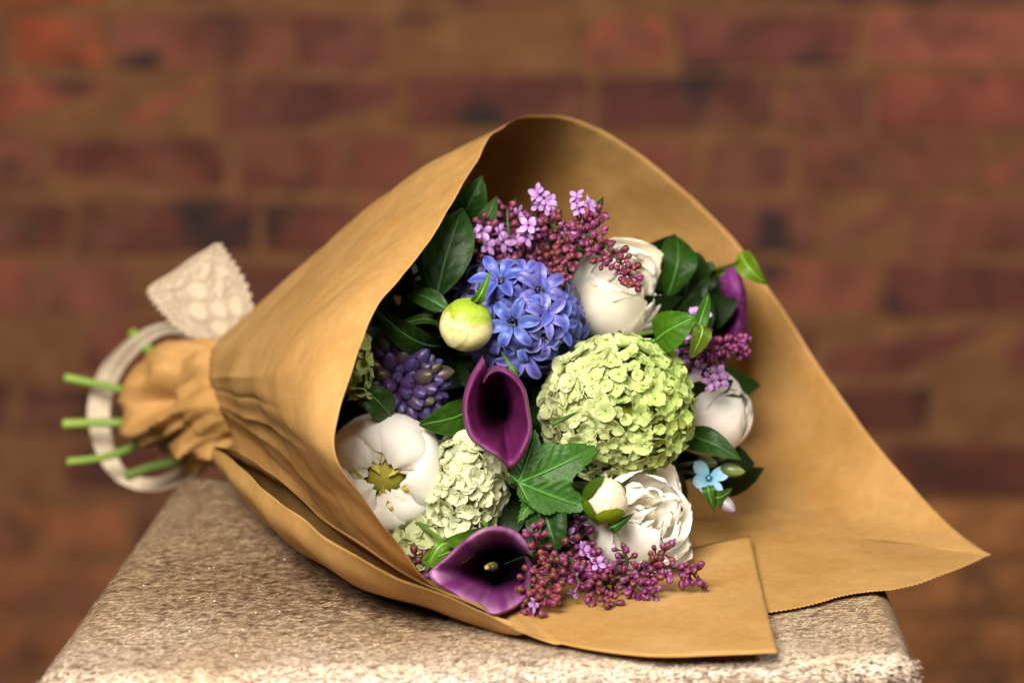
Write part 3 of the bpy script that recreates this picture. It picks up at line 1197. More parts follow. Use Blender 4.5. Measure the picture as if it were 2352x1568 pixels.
def peony_petal(Rr, a0, a1, W, seed, c_in, c_out, flare=0.0, ruf=0.04, zs=1.0, nt=20, ns=18, tear=0.0, crease=0.014, curl=0.0):
    g = np.zeros((nt, ns, 3))
    cc = np.zeros((nt, ns, 3))
    for i in range(nt):
        t = i / (nt - 1)
        al = R(a0 + (a1 - a0) * t)
        w = W * (min(1, t / .45 + .06)) ** 0.6 * max(0.02, 1 - t ** 7 * .93) ** .5
        roll_in = 1 - curl * max(0.0, (t - .72) / .28) ** 2
        for j in range(ns):
            s = -1 + 2 * j / (ns - 1)
            # rounded and notched top edge
            notch = (0.07 if curl > .3 else 0.20) * s * s + tear * abs(gnoise(s * 4.5, seed * 2.3, 1.1)) + 0.03 * gnoise(s * 3, seed, 7)
            al2 = R(a0 + (a1 - a0) * t * (1 - notch * t))
            q = Vector((math.sin(al2), w * s, -math.cos(al2)))
            q.normalize()
            rad = Rr * (1 + flare * t ** 3 + ruf * t * gnoise(s * 2.2 + seed, t * 2.4, seed * 1.3)
                        + crease * gnoise(s * 7 + seed * 2, t * 1.6, seed)
                        + 0.010 * t * gnoise(s * 16, t * 8, seed))
            q *= rad * roll_in * (1 + .022 * s)
            q.z *= zs
            g[i, j] = q
            k = 0.5 + 0.5 * gnoise(s * 4 + seed, t * 1.5, seed + 3)
            cc[i, j] = lerp3(c_in, c_out, min(1, max(0, t * 0.9 + 0.25 * (k - .5))))
    m = MB()
    m.grid(g, cc)
    return m.mesh("petal", M_white)


def peony(label, pos, axis, Rr, layers, roll=0.0, group=None, leafy=False):
    root = thing("peony", label, "peony", pos, frame(axis, roll), group or "white peonies in the bouquet")
    for (n, rf, a0, a1, W, flare, ruf, cin, cout, ph, tear, zs, *cu) in layers:
        for k in range(n):
            sd = random.uniform(0, 50)
            da = random.uniform(-6, 6) * (2.6 if cin in (YEL, YEL2) else 1)
            me = peony_petal(Rr * rf * (1 + 0.02 * (k % 3)), a0, a1 + da, W, sd, cin, cout, flare, ruf, zs, tear=tear, curl=cu[0] if cu else 0.0)
            put("petal", me, root, Matrix.Rotation(ph + 2 * math.pi * k / n + random.uniform(-.12, .12), 4, 'Z'))
    cy = any(l[7] in (YEL, YEL2) for l in layers)
    put('flower_core', core_mesh('flower_core', *((Rr * .42, Rr * .42, Rr * .42) if cy else (Rr * .2, Rr * .2, Rr * .2)), (0.50, 0.44, 0.06) if cy else (0.78, 0.68, 0.46), M_white), root)
    stem_part(root, Vector(pos) - frame(axis) @ Vector((0, 0, Rr * .8)), r=0.0034)
    return root


YEL = (0.66, 0.54, 0.05)
YEL2 = (0.74, 0.66, 0.16)
# layers: count, radius factor, polar start, polar end, width, flare, ruffle, inner colour, outer colour, phase, tear, z scale
peony("large closed white peony with a creamy torn opening on its right, behind the drooping lilac",
      P(1422, 665, 1.285), V(0.72, 0.34, 0.52), px(112, 1.285),
      [(5, .60, 20, 165, .7, -.1, .2, CRM, CRM, .3, .25, 1.0),
       (4, .78, 20, 150, .9, -0.05, .16, CRM, WH, .3, .25, 1.05),
       (4, .90, 15, 138, 1.0, .0, .10, CRM, WH, 1.0, .22, 1.08, .1),
       (4, 1.0, 8, 126, 1.3, .0, .05, WH, WH, .5, .06, 1.05, .05),
       (2, 1.07, 8, 132, 1.15, .10, .05, WH, CRM, 5.4, .03, 1.12)])
peony("round white peony with a yellow heart, half hidden by the left flap",
      P(884, 1080, 1.222), V(0.02, -0.26, 1), px(140, 1.215),
      [(5, .50, 20, 158, .36, .0, .15, YEL, YEL2, .5, .0, 1.0),
       (6, .62, 20, 150, .42, .0, .18, YEL2, YEL, .2, .0, 1.0),
       (3, .72, 20, 146, .55, .0, .18, YEL, YEL2, 3.4, .0, .95),
       (6, .86, 15, 156, 1.05, -.02, .10, CRM, WH, .2, .05, .90, .36),
       (5, .96, 8, 151, 1.3, -.02, .06, WH, WH, .8, .04, .92, .36),
       (4, 1.0, 4, 146, 1.5, .0, .04, WH, WH, .0, .03, .92, .25)])
peony("blush white peony at the right edge of the bunch, behind the green snowball head",
      P(1632, 945, 1.300), V(0.62, 0.30, 0.35), px(98, 1.3),
      [(4, .80, 15, 170, 1.1, 0, .08, CRM, WH, .6, .05, 1.1),
       (3, .92, 8, 168, 1.4, 0, .05, WH, WH, .1, .03, 1.08, .1),
       (4, 1.0, 5, 150, 1.45, .0, .04, WH, (.86, .78, .72), .9, .03, 1.08, .1)])
peony("open white peony with shredded inner petals at lower right, beside the blue star flower",
      P(1482, 1182, 1.222), V(0.52, 0.34, 0.56), px(128, 1.22),
      [(5, .44, 20, 165, .45, .1, .20, CRM, WH, .5, .35, 1.0),
       (5, .62, 20, 150, .55, .08, .22, WH, WH, 1.0, .40, 1.0),
       (3, .84, 15, 130, 1.3, .0, .06, WH, WH, .35, .08, 1.0),
       (3, .96, 8, 116, 1.5, .0, .04, WH, WH, 1.3, .02, 1.05),
       (3, 1.04, 8, 108, 1.5, .04, .03, WH, WH, 5.6, .0, 1.08)])

# ------------------------------------------------------------------ peony buds
def bud_mesh(Rr, seed, green_dir, amount, cg, cc_, zs=1.0, dents=()):
    nu, nv = 72, 36
    g = np.zeros((nu, nv, 3))
    c = np.zeros((nu, nv, 3))
    gd = Vector(green_dir).normalized()
    for i in range(nu):
        a = 2 * math.pi * i / nu
        for j in range(nv):
            b = math.pi * j / (nv - 1)
            q = Vector((math.sin(b) * math.cos(a), math.sin(b) * math.sin(a), math.cos(b)))
            rad = 1 + 0.025 * gnoise(q.x * 2 + seed, q.y * 2, q.z * 2)
            for dd, dw, dh in dents:
                an = q.angle(Vector(dd))
                rad += dh * math.exp(-(an / dw) ** 2)
            sa = ((math.atan2(q.y, q.x) + 1.3 * b + .3 * math.sin(3 * b)) / 2.094 + 10) % 1
            rad += .035 * sa * (1 - .3 * math.cos(b))
            seam = math.exp(-(min(sa, 1 - sa) / .03) ** 2)
            k = q.dot(gd) + 0.22 * gnoise(q.x * 3.3 + seed, q.y * 3.3, q.z * 3.3 + 4)
            t = min(1, max(0, (k - amount) / 0.22))
            edge = math.exp(-((t - .35) / .22) ** 2) * 0.6
            cl = lerp3(cc_, cg, t)
            cl = lerp3(cl, (0.62, 0.30, 0.05), edge * (0.5 + 0.5 * gnoise(q.x * 5, q.y * 5, q.z * 5 + seed)))
            g[i, j] = q * (Rr * rad)
            g[i, j, 2] *= zs
            cl = np.asarray(cl) * (1 - .35 * seam) * (0.92 + .16 * gnoise(q.x * 9, q.y * 9, q.z * 9 + seed))
            c[i, j] = cl
    m = MB()
    m.grid(g, c, close_u=True)
    return m.mesh("bud_head", M_bud)


p = P(1071, 746, 1.205)
b1 = thing("peony_bud", "round cream peony bud with a green top, in front of the blue hyacinth", "flower bud", p, frame(V(0, 0, 1)))
# local X = up, Y = left of camera?, Z = towards the camera
put("bud_head", bud_mesh(px(61), 2.0, (1.0, -0.25, 0.12), 0.10, (0.34, 0.46, 0.03), (0.78, 0.70, 0.33),
                         dents=[((-.05, .55, 1), .13, .08), ((-.12, .36, 1), .06, -.09), ((-.15, .22, 1), .06, .07), ((-.45, .15, 1), .25, -.03),
                                ((.12, .1, 1), .4, -.02)]), b1)
stem_part(b1, p - AB * .008)

p = P(1390, 1148, 1.185)
b2 = thing("peony_bud", "cream peony bud held in bright green sepals, just below the snowball head", "flower bud", p, frame(V(0.12, 0.1, 1)))
put("bud_head", bud_mesh(px(50, 1.185), 5.0, (-0.3, .3, -1), 0.35, (0.30, 0.42, 0.05), (0.82, 0.70, 0.50),
                         dents=[((.15, -.1, 1), .3, .04), ((-.2, .2, 1), .2, -.03)]), b2)
for ang, wd_, a1, cg in ((R(188), 1.15, 156, (0.25, 0.42, 0.02)), (R(50), 1.2, 140, (0.06, 0.15, 0.012)), (R(305), .55, 84, (0.24, 0.36, 0.03)), (R(118), .9, 134, (0.12, 0.26, 0.015))):
    m = MB()
    nt_, ns_ = 14, 12
    g = np.zeros((nt_, ns_, 3))
    for i in range(nt_):
        t = i / (nt_ - 1)
        al = R(5 + (a1 - 5) * t)
        w = wd_ * max(0.02, math.sin(math.pi * (0.1 + 0.88 * t))) ** .5
        for j in range(ns_):
            s = -1 + 2 * j / (ns_ - 1)
            q = Vector((math.sin(al), w * s, -math.cos(al))).normalized() * px(54 + 3 * t, 1.185)
            q.z *= 1.15
            g[i, j] = q
    m.grid(g, cg)
    put("sepal", m.mesh("sepal", M_leaf), b2, Matrix.Rotation(ang, 4, 'Z'))
stem_part(b2, p - AB * .012)

# ------------------------------------------------------------------ snowball (viburnum) heads
def vib_floret(seed, c_mid, c_edge):
    rr = random.Random(seed)
    m = MB()
    for k in range(5):
        Lg = 0.0066 * rr.uniform(.85, 1.12)
        g = petal_grid(Lg, Lg * 1.42, R(76 + rr.uniform(-12, 10)), R(72 + rr.uniform(-30, 30)), 85, 7, 7, sharp=.34, peak=.60, ruffle=0.0012, seed=seed + k)
        g = rotz(g, 2 * math.pi * k / 5 + rr.uniform(-.12, .12))
        t = np.linspace(0, 1, 7)[:, None] * np.ones((1, 7))
        s = np.abs(np.linspace(-1, 1, 7))[None, :] * np.ones((7, 1))
        cc = lerp3(c_mid, c_edge, np.clip(t * .9 + s * .12, 0, 1))
        cc[0] *= 0.45
        m.grid(g, cc)
    # tiny eye
    pts = []
    for a in np.linspace(0, 2 * math.pi, 7)[:-1]:
        pts.append([(math.cos(a) * .0003, math.sin(a) * .0003, 0.0), (math.cos(a) * .0004, math.sin(a) * .0004, .0005), (0, 0, .0008)])
    m.grid(np.array(pts), (0.20, 0.20, 0.05), close_u=True)
    return m.mesh("floret", M_vib)


def snowball(label, pos, axis, rx, ry, rz, n, meshes, tintf, roll=0.0, front=-0.35, lump=0.055, sc=1.0):
    rot = frame(axis, roll)
    root = thing("viburnum", label, "viburnum flower", pos, rot, "green snowball heads")
    put("flower_core", core_mesh("flower_core", rx * .84, ry * .84, rz * .84, (0.22, 0.30, 0.05)), root)
    ga = math.pi * (3 - math.sqrt(5))
    tot = int(n / (0.5 * (1 - front)))
    for i in range(tot):
        zc = 1 - 2 * (i + .5) / tot
        if zc < front:
            continue
        a = ga * i
        rr = math.sqrt(1 - zc * zc)
        q = Vector((rr * math.cos(a), rr * math.sin(a), zc))
        k = 1 + lump * gnoise(q.x * 2.2 + pos.x * 40, q.y * 2.2, q.z * 2.2) * 2 + random.uniform(-.065, .035)
        loc = Vector((q.x * rx, q.y * ry, q.z * rz)) * k
        nn = (Vector((q.x / rx, q.y / ry, q.z / rz)).normalized() + Vector((random.gauss(0, .32), random.gauss(0, .32), random.gauss(0, .32)))).normalized()
        M = Matrix.Translation(loc) @ nn.to_track_quat('Z', 'Y').to_matrix().to_4x4() @ Matrix.Rotation(random.uniform(0, 6.28), 4, 'Z') @ Matrix.Scale(sc * random.uniform(.62, 1.18), 4)
        put("floret", random.choice(meshes), root, M, tintf(q))
    stem_part(root, pos - rot @ Vector((0, 0, rz * .6)))
    return root


fl_g = [vib_floret(20 + i, (0.56, 0.66, 0.17), (0.76, 0.78, 0.34)) for i in range(6)]
fl_w = [vib_floret(40 + i, (0.70, 0.76, 0.44), (0.88, 0.88, 0.66)) for i in range(5)]


def tint_big(q):
    # local x is up, y is the viewer's left; paler florets on the left, greener on the right
    k = min(1, max(0, 0.5 + 0.62 * q.y + random.uniform(-.15, .15)))
    a = (0.84, 0.96, 0.80)
    b = (1.0, 1.0, 1.45)
    return tuple(a[i] * (1 - k) + b[i] * k for i in range(3))


snowball("big lime green snowball head of viburnum, the largest ball in the bouquet",
         P(1418, 935, 1.232), V(0.05, 0.05, 1), px(160, 1.23), px(164, 1.23), px(150, 1.23), 300, fl_g, tint_big, sc=.80)
snowball("pale greenish white snowball head between the yellow hearted peony and the lobed leaf",
         P(1072, 1118, 1.222), V(0.0, -0.05, 1), px(132, 1.22), px(82, 1.22), px(95, 1.22), 130, fl_w, lambda q: (1, 1, 1), roll=R(-8), sc=.82)
snowball("dull green snowball florets in shade below the left peony",
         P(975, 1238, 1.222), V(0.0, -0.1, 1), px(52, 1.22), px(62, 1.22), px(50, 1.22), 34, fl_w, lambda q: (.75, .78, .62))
snowball("scrap of green florets peeping out at the paper edge left of the purple hyacinth",
         P(822, 845, 1.20), V(-0.1, 0.0, 1), px(62, 1.2), px(26, 1.2), px(30, 1.2), 22, fl_g, lambda q: (.75, .85, .8), sc=.85)

# ------------------------------------------------------------------ blue hyacinth
def hyac_floret(seed):
    rr = random.Random(seed)
    m = MB()
    # tube
    pts, cc = [], []
    prof = [(0.0, .0024), (.004, .0030), (.009, .0028), (.013, .0034)]
    for a in np.linspace(0, 2 * math.pi, 13)[:-1]:
        pts.append([(math.cos(a) * r_, math.sin(a) * r_, z_ - .013) for z_, r_ in prof])
        cc.append([(0.03, 0.12, 0.42), (0.03, 0.15, 0.50), (0.05, 0.15, 0.55), (0.12, 0.17, 0.60)])
    m.grid(np.array(pts), np.array(cc), close_u=True)
    for k in range(6):
        Lg = 0.0148 * rr.uniform(.9, 1.1)
        nt_, ns_ = 10, 7
        g = petal_grid(Lg, 0.0072 * rr.uniform(.9, 1.12), R(22 + rr.uniform(-6, 6)), R(135 + rr.uniform(-30, 30)), 190, nt_, ns_, pw=.9, sharp=.62, peak=.52, ruffle=.0012, seed=seed + k)
        g[..., 0] += .0026
        g = rotz(g, math.pi * k / 3 + rr.uniform(-.08, .08))
        s = np.abs(np.linspace(-1, 1, ns_))[None, :] * np.ones((nt_, 1))
        t = np.linspace(0, 1, nt_)[:, None] * np.ones((1, ns_))
        c = lerp3((0.09, 0.13, 0.54), (0.28, 0.30, 0.74), s)
        stre = np.exp(-(s / .35) ** 2) * (0.25 + .75 * t)
        c = lerp3(c, (0.07, 0.06, 0.42), stre * .8)
        c = lerp3(c, (0.14, 0.09, 0.45), np.clip(t - .78, 0, 1) * 2.2)
        m.grid(g, c)
    fl = m.mesh("floret", M_hyac)
    m = MB()
    for k in range(6):
        a = k * math.pi / 3 + .3
        p0 = Vector((math.cos(a) * .0012, math.sin(a) * .0012, -.001))
        m.tube([p0, p0 + Vector((math.cos(a) * .0006, math.sin(a) * .0006, .0035))], [.0005, .00035], (0.30, 0.27, 0.12) if k % 2 else (0.05, 0.04, 0.08), 5)
    return fl, m.mesh("stamens", M_hyac)


hy = [hyac_floret(60 + i) for i in range(5)]
HC = P(1200, 735, 1.262)
hroot = thing("hyacinth", "open blue hyacinth spike with curled star florets between the peony bud and the white peony", "hyacinth", HC, frame(V(0, 0, 1)))
hinv = hroot.matrix_world.inverted()
put("flower_spike", core_mesh("flower_spike", px(85), px(90), px(42), (0.03, 0.06, 0.16), M_hyac), hroot)
hl = [(1178, 742, 1.205, (-.18, .02, 1)), (1240, 668, 1.212, (.18, .35, .9)), (1150, 645, 1.222, (-.25, .55, .8)), (1205, 632, 1.228, (.05, .85, .5)),
      (1292, 700, 1.24, (.85, .4, .35)), (1305, 752, 1.235, (.95, -.05, .35)), (1250, 775, 1.212, (.4, -.35, .85)), (1205, 808, 1.216, (.05, -.6, .8)),
      (1140, 800, 1.225, (-.45, -.55, .7)), (1285, 790, 1.235, (.7, -.5, .5)), (1225, 835, 1.235, (.2, -.95, .3)), (1165, 828, 1.240, (-.2, -.9, .3)),
      (1118, 700, 1.24, (-.7, .3, .5)), (1080, 668, 1.255, (-.65, .6, .4)), (1105, 812, 1.25, (-.7, -.6, .2)), (1262, 640, 1.245, (.5, .8, .2)),
      (1095, 640, 1.265, (-.5, .8, .1)), (1318, 722, 1.26, (1, .2, 0)), (1130, 622, 1.255, (-.2, .95, .1)), (1250, 725, 1.208, (.35, .05, .9)),
      (1275, 820, 1.25, (.6, -.8, .1)), (1120, 760, 1.23, (-.6, -.1, .7)), (1045, 655, 1.275, (-.8, .5, .2)),
      (1210, 690, 1.222, (0, .2, 1)), (1275, 745, 1.215, (.6, -.1, .8)), (1150, 770, 1.215, (-.3, -.3, .9)), (1185, 660, 1.226, (-.05, .5, .9)), (1265, 705, 1.214, (.5, .3, .8)),
      (1230, 755, 1.218, (.15, -.2, 1)), (1310, 790, 1.255, (.9, -.4, .1)), (1190, 785, 1.212, (-.05, -.4, .9)), (1140, 690, 1.222, (-.5, .25, .8))]
for i, (u, v, d, ax_) in enumerate(hl):
    f_, s_ = hy[i % 5]
    M = hinv @ xf(P(u, v, d), V(*ax_), random.uniform(0, 1.05), random.uniform(.66, .98) * (1.12 if i < 4 else 1))
    dim = (1.5, 1.25, .9) if u < 1135 and v < 720 else random.choice([(1, 1, 1), (.75, .9, 1), (1.35, 1.2, 1.05), (.9, 1.15, 1.05), (1.2, 1.0, 1)])
    fo = put("floret", f_, hroot, M, dim)
    put("stamens", s_, fo)
stem_part(hroot, HC)

# ------------------------------------------------------------------ purple hyacinth in bud
def ovoid(name, Lg, rad, c0_, c1_, c2_, mat, lobes=3, nu=14, nv=10, cleft=.10, neck=0.0):
    m = MB()
    g, c = [], []
    for i in range(nu):
        a = 2 * math.pi * i / nu
        row, cr_ = [], []
        for j in range(nv):
            t = j / (nv - 1)
            r_ = rad * max(0.0, math.sin(math.pi * (0.04 + 0.94 * t) ** (.85 if not neck else 1.0))) ** .62
            k = 1 - cleft * (0.3 + .7 * t) * (abs(math.cos(a * lobes / 2)) ** 8)
            z_ = Lg * t
            if t > .93:
                r_ *= .7
            row.append((math.cos(a) * r_ * k, math.sin(a) * r_ * k, z_))
            cl = lerp3(c0_, c1_, min(1, t * 1.6)) if t < .62 else lerp3(c1_, c2_, (t - .62) / .38)
            dk = 1 - 0.45 * (abs(math.cos(a * lobes / 2)) ** 10) * t
            cr_.append(np.asarray(cl) * dk)
        g.append(row)
        c.append(cr_)
    m.grid(np.array(g), np.array(c), close_u=True)
    return m.mesh(name, mat)


PC = P(925, 880, 1.232)
pr = thing("hyacinth", "tight purple hyacinth still in bud, left of the central dark calla", "hyacinth", PC, frame(V(0.35, -0.05, 1)))
pinv = pr.matrix_world.inverted()
put("flower_spike", core_mesh("flower_spike", px(55), px(70), px(55), (0.06, 0.03, 0.08), M_hbud), pr)
pb = [ovoid("bud", .0125, .0043, (0.05, 0.02, 0.09), (0.12, 0.065, 0.20), (0.12, 0.085, 0.33), M_hbud, cleft=.16),
      ovoid("bud", .0115, .0040, (0.07, 0.03, 0.08), (0.17, 0.085, 0.18), (0.11, 0.07, 0.30), M_hbud, cleft=.16),
      ovoid("bud", .0120, .0042, (0.06, 0.03, 0.06), (0.16, 0.085, 0.11), (0.15, 0.17, 0.06), M_hbud, cleft=.16),
      ovoid("bud", .0100, .0034, (0.05, 0.03, 0.13), (0.10, 0.07, 0.28), (0.18, 0.16, 0.42), M_hbud, cleft=.16)]
tot = 110
ga = math.pi * (3 - math.sqrt(5))
for i in range(tot):
    zc = 1 - 2 * (i + .5) / tot
    if zc < -.28:
        continue
    a = ga * i
    rr = math.sqrt(1 - zc * zc)
    w = Vector((rr * math.cos(a), rr * math.sin(a), zc))
    wdir = AX * w.x + AU * w.y + AB * w.z
    loc = PC + AX * (w.x * px(66)) + AU * (w.y * px(53)) + AB * (w.z * px(52))
    d_ = (wdir + AX * .28 + AB * .12 + Vector([random.gauss(0, .10) for _ in range(3)])).normalized()
    kk = random.choice([0, 0, 1, 1, 2, 3]) if zc > .1 else random.choice([0, 3, 3])
    put("bud", pb[kk], pr, pinv @ xf(loc, d_, random.uniform(0, 6), random.uniform(.85, 1.18)))
stem_part(pr, PC)

# ------------------------------------------------------------------ lilac sprays
def lilac_bud(seed, c_t, c_h, c_tip, sc=1.0):
    rr = random.Random(seed)
    m = MB()
    g, c = [], []
    prof = [(0, .00045), (.0020, .00050), (.0042, .0007), (.0050, .0012), (.0060, .0018), (.0072, .00205), (.0084, .00175), (.0092, .0010), (.0094, .0002)]
    nu = 12
    for i in range(nu):
        a = 2 * math.pi * i / nu
        row, cc = [], []
        for j, (z_, r_) in enumerate(prof):
            k = 1.0
            if j > 3:
                k = 1 - .20 * (abs(math.cos(a * 2)) ** 6)
            row.append((math.cos(a) * r_ * k, math.sin(a) * r_ * k, z_))
            t = z_ / .0094
            cl = lerp3(c_t, c_h, min(1, max(0, (t - .35) / .25)))
            cl = lerp3(cl, c_tip, max(0, (t - .8) / .2))
            if j > 3:
                cl = cl * (1 - .55 * (abs(math.cos(a * 2)) ** 8))
            cc.append(cl)
        g.append(row)
        c.append(cc)
    m.grid(np.array(g), np.array(c), close_u=True)
    return m.mesh("bud", M_lilac)


def lilac_open(seed):
    rr = random.Random(seed)
    m = MB()
    g, c = [], []
    for a in np.linspace(0, 2 * math.pi, 9)[:-1]:
        g.append([(math.cos(a) * r_, math.sin(a) * r_, z_) for z_, r_ in ((0, .0005), (.004, .0006), (.0078, .0009))])
        c.append([(0.25, 0.06, 0.20), (0.36, 0.12, 0.34), (0.40, 0.22, 0.46)])
    m.grid(np.array(g), np.array(c), close_u=True)
    for k in range(4):
        p_ = petal_grid(.0052, .0034, R(45 + rr.uniform(-15, 10)), R(98 + rr.uniform(-25, 25)), -160, 6, 5, sharp=.5, peak=.55, ruffle=.0012, seed=seed + k)
        p_[..., 2] += .0076
        p_[..., 0] += .0006
        p_ = rotz(p_, math.pi / 2 * k + rr.uniform(-.1, .1))
        t = np.linspace(0, 1, 6)[:, None] * np.ones((1, 5))
        m.grid(p_, lerp3((0.42, 0.26, 0.60), (0.62, 0.46, 0.78), t))
    return m.mesh("floret", M_lilac)


LB = {
    'pink': [lilac_bud(1, (0.26, 0.05, 0.15), (0.44, 0.11, 0.26), (0.46, 0.16, 0.22)), lilac_bud(2, (0.22, 0.05, 0.15), (0.36, 0.09, 0.25), (0.40, 0.12, 0.26)),
             lilac_bud(3, (0.24, 0.06, 0.16), (0.46, 0.17, 0.34), (0.50, 0.22, 0.36))],
    'rust': [lilac_bud(4, (0.20, 0.05, 0.09), (0.36, 0.11, 0.12), (0.34, 0.15, 0.09)), lilac_bud(5, (0.16, 0.05, 0.08), (0.31, 0.10, 0.13), (0.28, 0.15, 0.07))],
    'violet': [lilac_bud(6, (0.22, 0.04, 0.16), (0.34, 0.08, 0.27), (0.40, 0.12, 0.34)), lilac_bud(7, (0.20, 0.04, 0.14), (0.40, 0.15, 0.40), (0.44, 0.20, 0.44)),
               lilac_bud(8, (0.18, 0.03, 0.12), (0.28, 0.05, 0.20), (0.34, 0.08, 0.26))],
}
LO = [lilac_open(i) for i in range(4)]


def lilac(label, sprays, stem_c=(0.06, 0.10, 0.02), open_tint=(1.45, 1.95, 1.8)):
    """sprays: (path uvd, radius px, buds, open florets, palette weights)"""
    p0 = P(*sprays[0][0][0])
    root = thing("lilac", label, "lilac", p0, group="purple lilac sprays")
    inv = root.matrix_world.inverted()
    for path, rad, nb, no, pal in sprays:
        pts = [Vector(q) for q in cr([tuple(P(*q)) for q in path], 8)]
        n = len(pts)
        m = MB()
        m.tube([inv @ q for q in pts], [.0013 * (1 - .5 * i / n) for i in range(n)], stem_c, 7)
        put("branch", m.mesh("branch", M_stem), root)
        tw = MB()
        total = nb + no
        for i in range(total):
            f = (i + random.random()) / total
            k = min(n - 2, int(f * (n - 1)))
            base = pts[k].lerp(pts[k + 1], f * (n - 1) - k)
            tan = (pts[k + 1] - pts[k]).normalized()
            a = i * 2.4 + random.uniform(-.5, .5)
            side = frame(tan) @ Vector((math.cos(a), math.sin(a), 0))
            if side.dot(AB) < -0.35:
                side = side - AB * 2 * side.dot(AB)
            r_ = px(rad, 1.22) * (1 - .45 * f) * random.uniform(.45, 1.08)
            fw = tan * (0.15 + .6 * f)
            d_ = (side + fw * .8 + AB * .15 + Vector([random.gauss(0, .22) for _ in range(3)])).normalized()
            is_open = (i * 7919 % total) < no
            Lb = .0094
            loc = base + side * max(0.0, r_ - Lb * .8) + fw * r_ * .4
            if (loc - base).length > .002:
                tw.tube([inv @ base, inv @ loc], [.0006, .00045], stem_c, 5, cap=False)
            if is_open:
                put("floret", random.choice(LO), root, inv @ xf(loc, (d_ + AB * .15).normalized(), random.uniform(0, 6), random.uniform(.75, 1.05)), open_tint)
            else:
                fam = random.choices(list(pal.keys()), list(pal.values()))[0]
                sc = random.uniform(.62, 1.04)
                put("bud", random.choice(LB[fam]), root, inv @ xf(loc, d_, random.uniform(0, 6), sc))
        if tw.v:
            tg = put("twigs", tw.mesh("twigs", M_stem), root)
    stem_part(root, p0, r=.002)
    return root


PK = {'pink': 3, 'rust': 1, 'violet': 1}
lilac("lilac spray with many open pale florets at the top left, beside the big dark leaf",
      [([(1190, 640, 1.29), (1150, 570, 1.275), (1105, 520, 1.26)], 52, 40, 9, {'pink': 3, 'violet': 2}),
       ([(1190, 620, 1.285), (1170, 540, 1.275), (1165, 480, 1.275)], 36, 20, 6, {'pink': 3, 'violet': 1}),
       ([(1150, 640, 1.285), (1110, 590, 1.265), (1090, 555, 1.255)], 34, 26, 5, PK)])
lilac("lilac spray standing tallest at the top of the bunch, arching down over the blue hyacinth",
      [([(1200, 640, 1.29), (1215, 560, 1.27), (1245, 520, 1.262), (1290, 530, 1.25), (1305, 590, 1.243), (1290, 640, 1.24)], 48, 84, 3, {'rust': 4, 'pink': 3}),
       ([(1215, 560, 1.27), (1225, 510, 1.262), (1250, 465, 1.258)], 34, 22, 8, {'pink': 4, 'violet': 1}),
       ([(1210, 600, 1.28), (1215, 560, 1.258), (1225, 530, 1.245)], 40, 20, 8, {'pink': 3, 'violet': 1}),
       ([(1240, 600, 1.27), (1255, 590, 1.252), (1265, 620, 1.243)], 40, 40, 1, {'rust': 2, 'pink': 2})])
lilac("lilac spray drooping across the face of the top white peony",
      [([(1250, 600, 1.285), (1310, 560, 1.25), (1360, 540, 1.235), (1400, 575, 1.222), (1435, 615, 1.215), (1450, 645, 1.213)], 38, 74, 0, {'pink': 3, 'rust': 2}),
       ([(1330, 550, 1.25), (1335, 520, 1.248), (1335, 475, 1.246)], 32, 16, 6, {'pink': 3, 'violet': 2}),
       ([(1335, 545, 1.248), (1350, 515, 1.245), (1368, 490, 1.243)], 26, 24, 0, {'pink': 3}),
       ([(1360, 545, 1.237), (1372, 570, 1.228), (1385, 600, 1.222)], 26, 18, 0, {'pink': 3, 'rust': 1})])
lilac("magenta lilac spray at the right edge, above the blush peony",
      [([(1580, 810, 1.28), (1620, 805, 1.262), (1660, 800, 1.252), (1700, 795, 1.25)], 52, 66, 8, {'violet': 4, 'pink': 1}),
       ([(1590, 820, 1.275), (1620, 850, 1.262), (1640, 868, 1.258)], 34, 10, 10, {'violet': 3}),
       ([(1590, 790, 1.28), (1605, 755, 1.275), (1600, 735, 1.275)], 26, 8, 4, {'violet': 3})])
lilac("dense lilac spray with rusty buds in front of the lower calla, touching the paper",
      [([(1290, 1240, 1.20), (1270, 1310, 1.175), (1250, 1380, 1.155)], 62, 78, 2, {'rust': 4, 'pink': 2}),
       ([(1310, 1260, 1.20), (1350, 1330, 1.18), (1400, 1385, 1.168)], 42, 46, 1, {'rust': 3, 'pink': 2}),
       ([(1230, 1300, 1.19), (1215, 1350, 1.168), (1225, 1400, 1.158)], 36, 34, 0, {'rust': 3, 'pink': 1})])
lilac("violet lilac spray with a few opening florets, under the rounded dark leaf",
      [([(1310, 1230, 1.21), (1340, 1270, 1.192), (1370, 1310, 1.18)], 60, 54, 7, {'violet': 4, 'pink': 1}),
       ([(1300, 1230, 1.21), (1315, 1290, 1.185), (1330, 1340, 1.172)], 44, 28, 4, {'violet': 3, 'pink': 1})])
lilac("small upright lilac twig of round buds beside the lower calla rim",
      [([(1260, 1290, 1.195), (1240, 1250, 1.182), (1225, 1215, 1.178)], 26, 17, 0, {'pink': 3, 'rust': 2})])
lilac("loose lilac spray of separate buds lying on the paper at lower right",
      [([(1380, 1340, 1.20), (1450, 1325, 1.190), (1510, 1300, 1.186), (1560, 1310, 1.188), (1595, 1318, 1.19)], 46, 52, 0, {'pink': 2, 'violet': 3, 'rust': 1}),
       ([(1430, 1325, 1.195), (1440, 1290, 1.188), (1432, 1262, 1.186)], 20, 10, 0, {'violet': 2, 'pink': 1}),
       ([(1470, 1315, 1.19), (1500, 1280, 1.186), (1525, 1268, 1.186)], 24, 14, 0, {'rust': 2, 'violet': 1}),
       ([(1440, 1330, 1.19), (1470, 1350, 1.183), (1495, 1355, 1.181)], 24, 20, 0, {'violet': 3})])
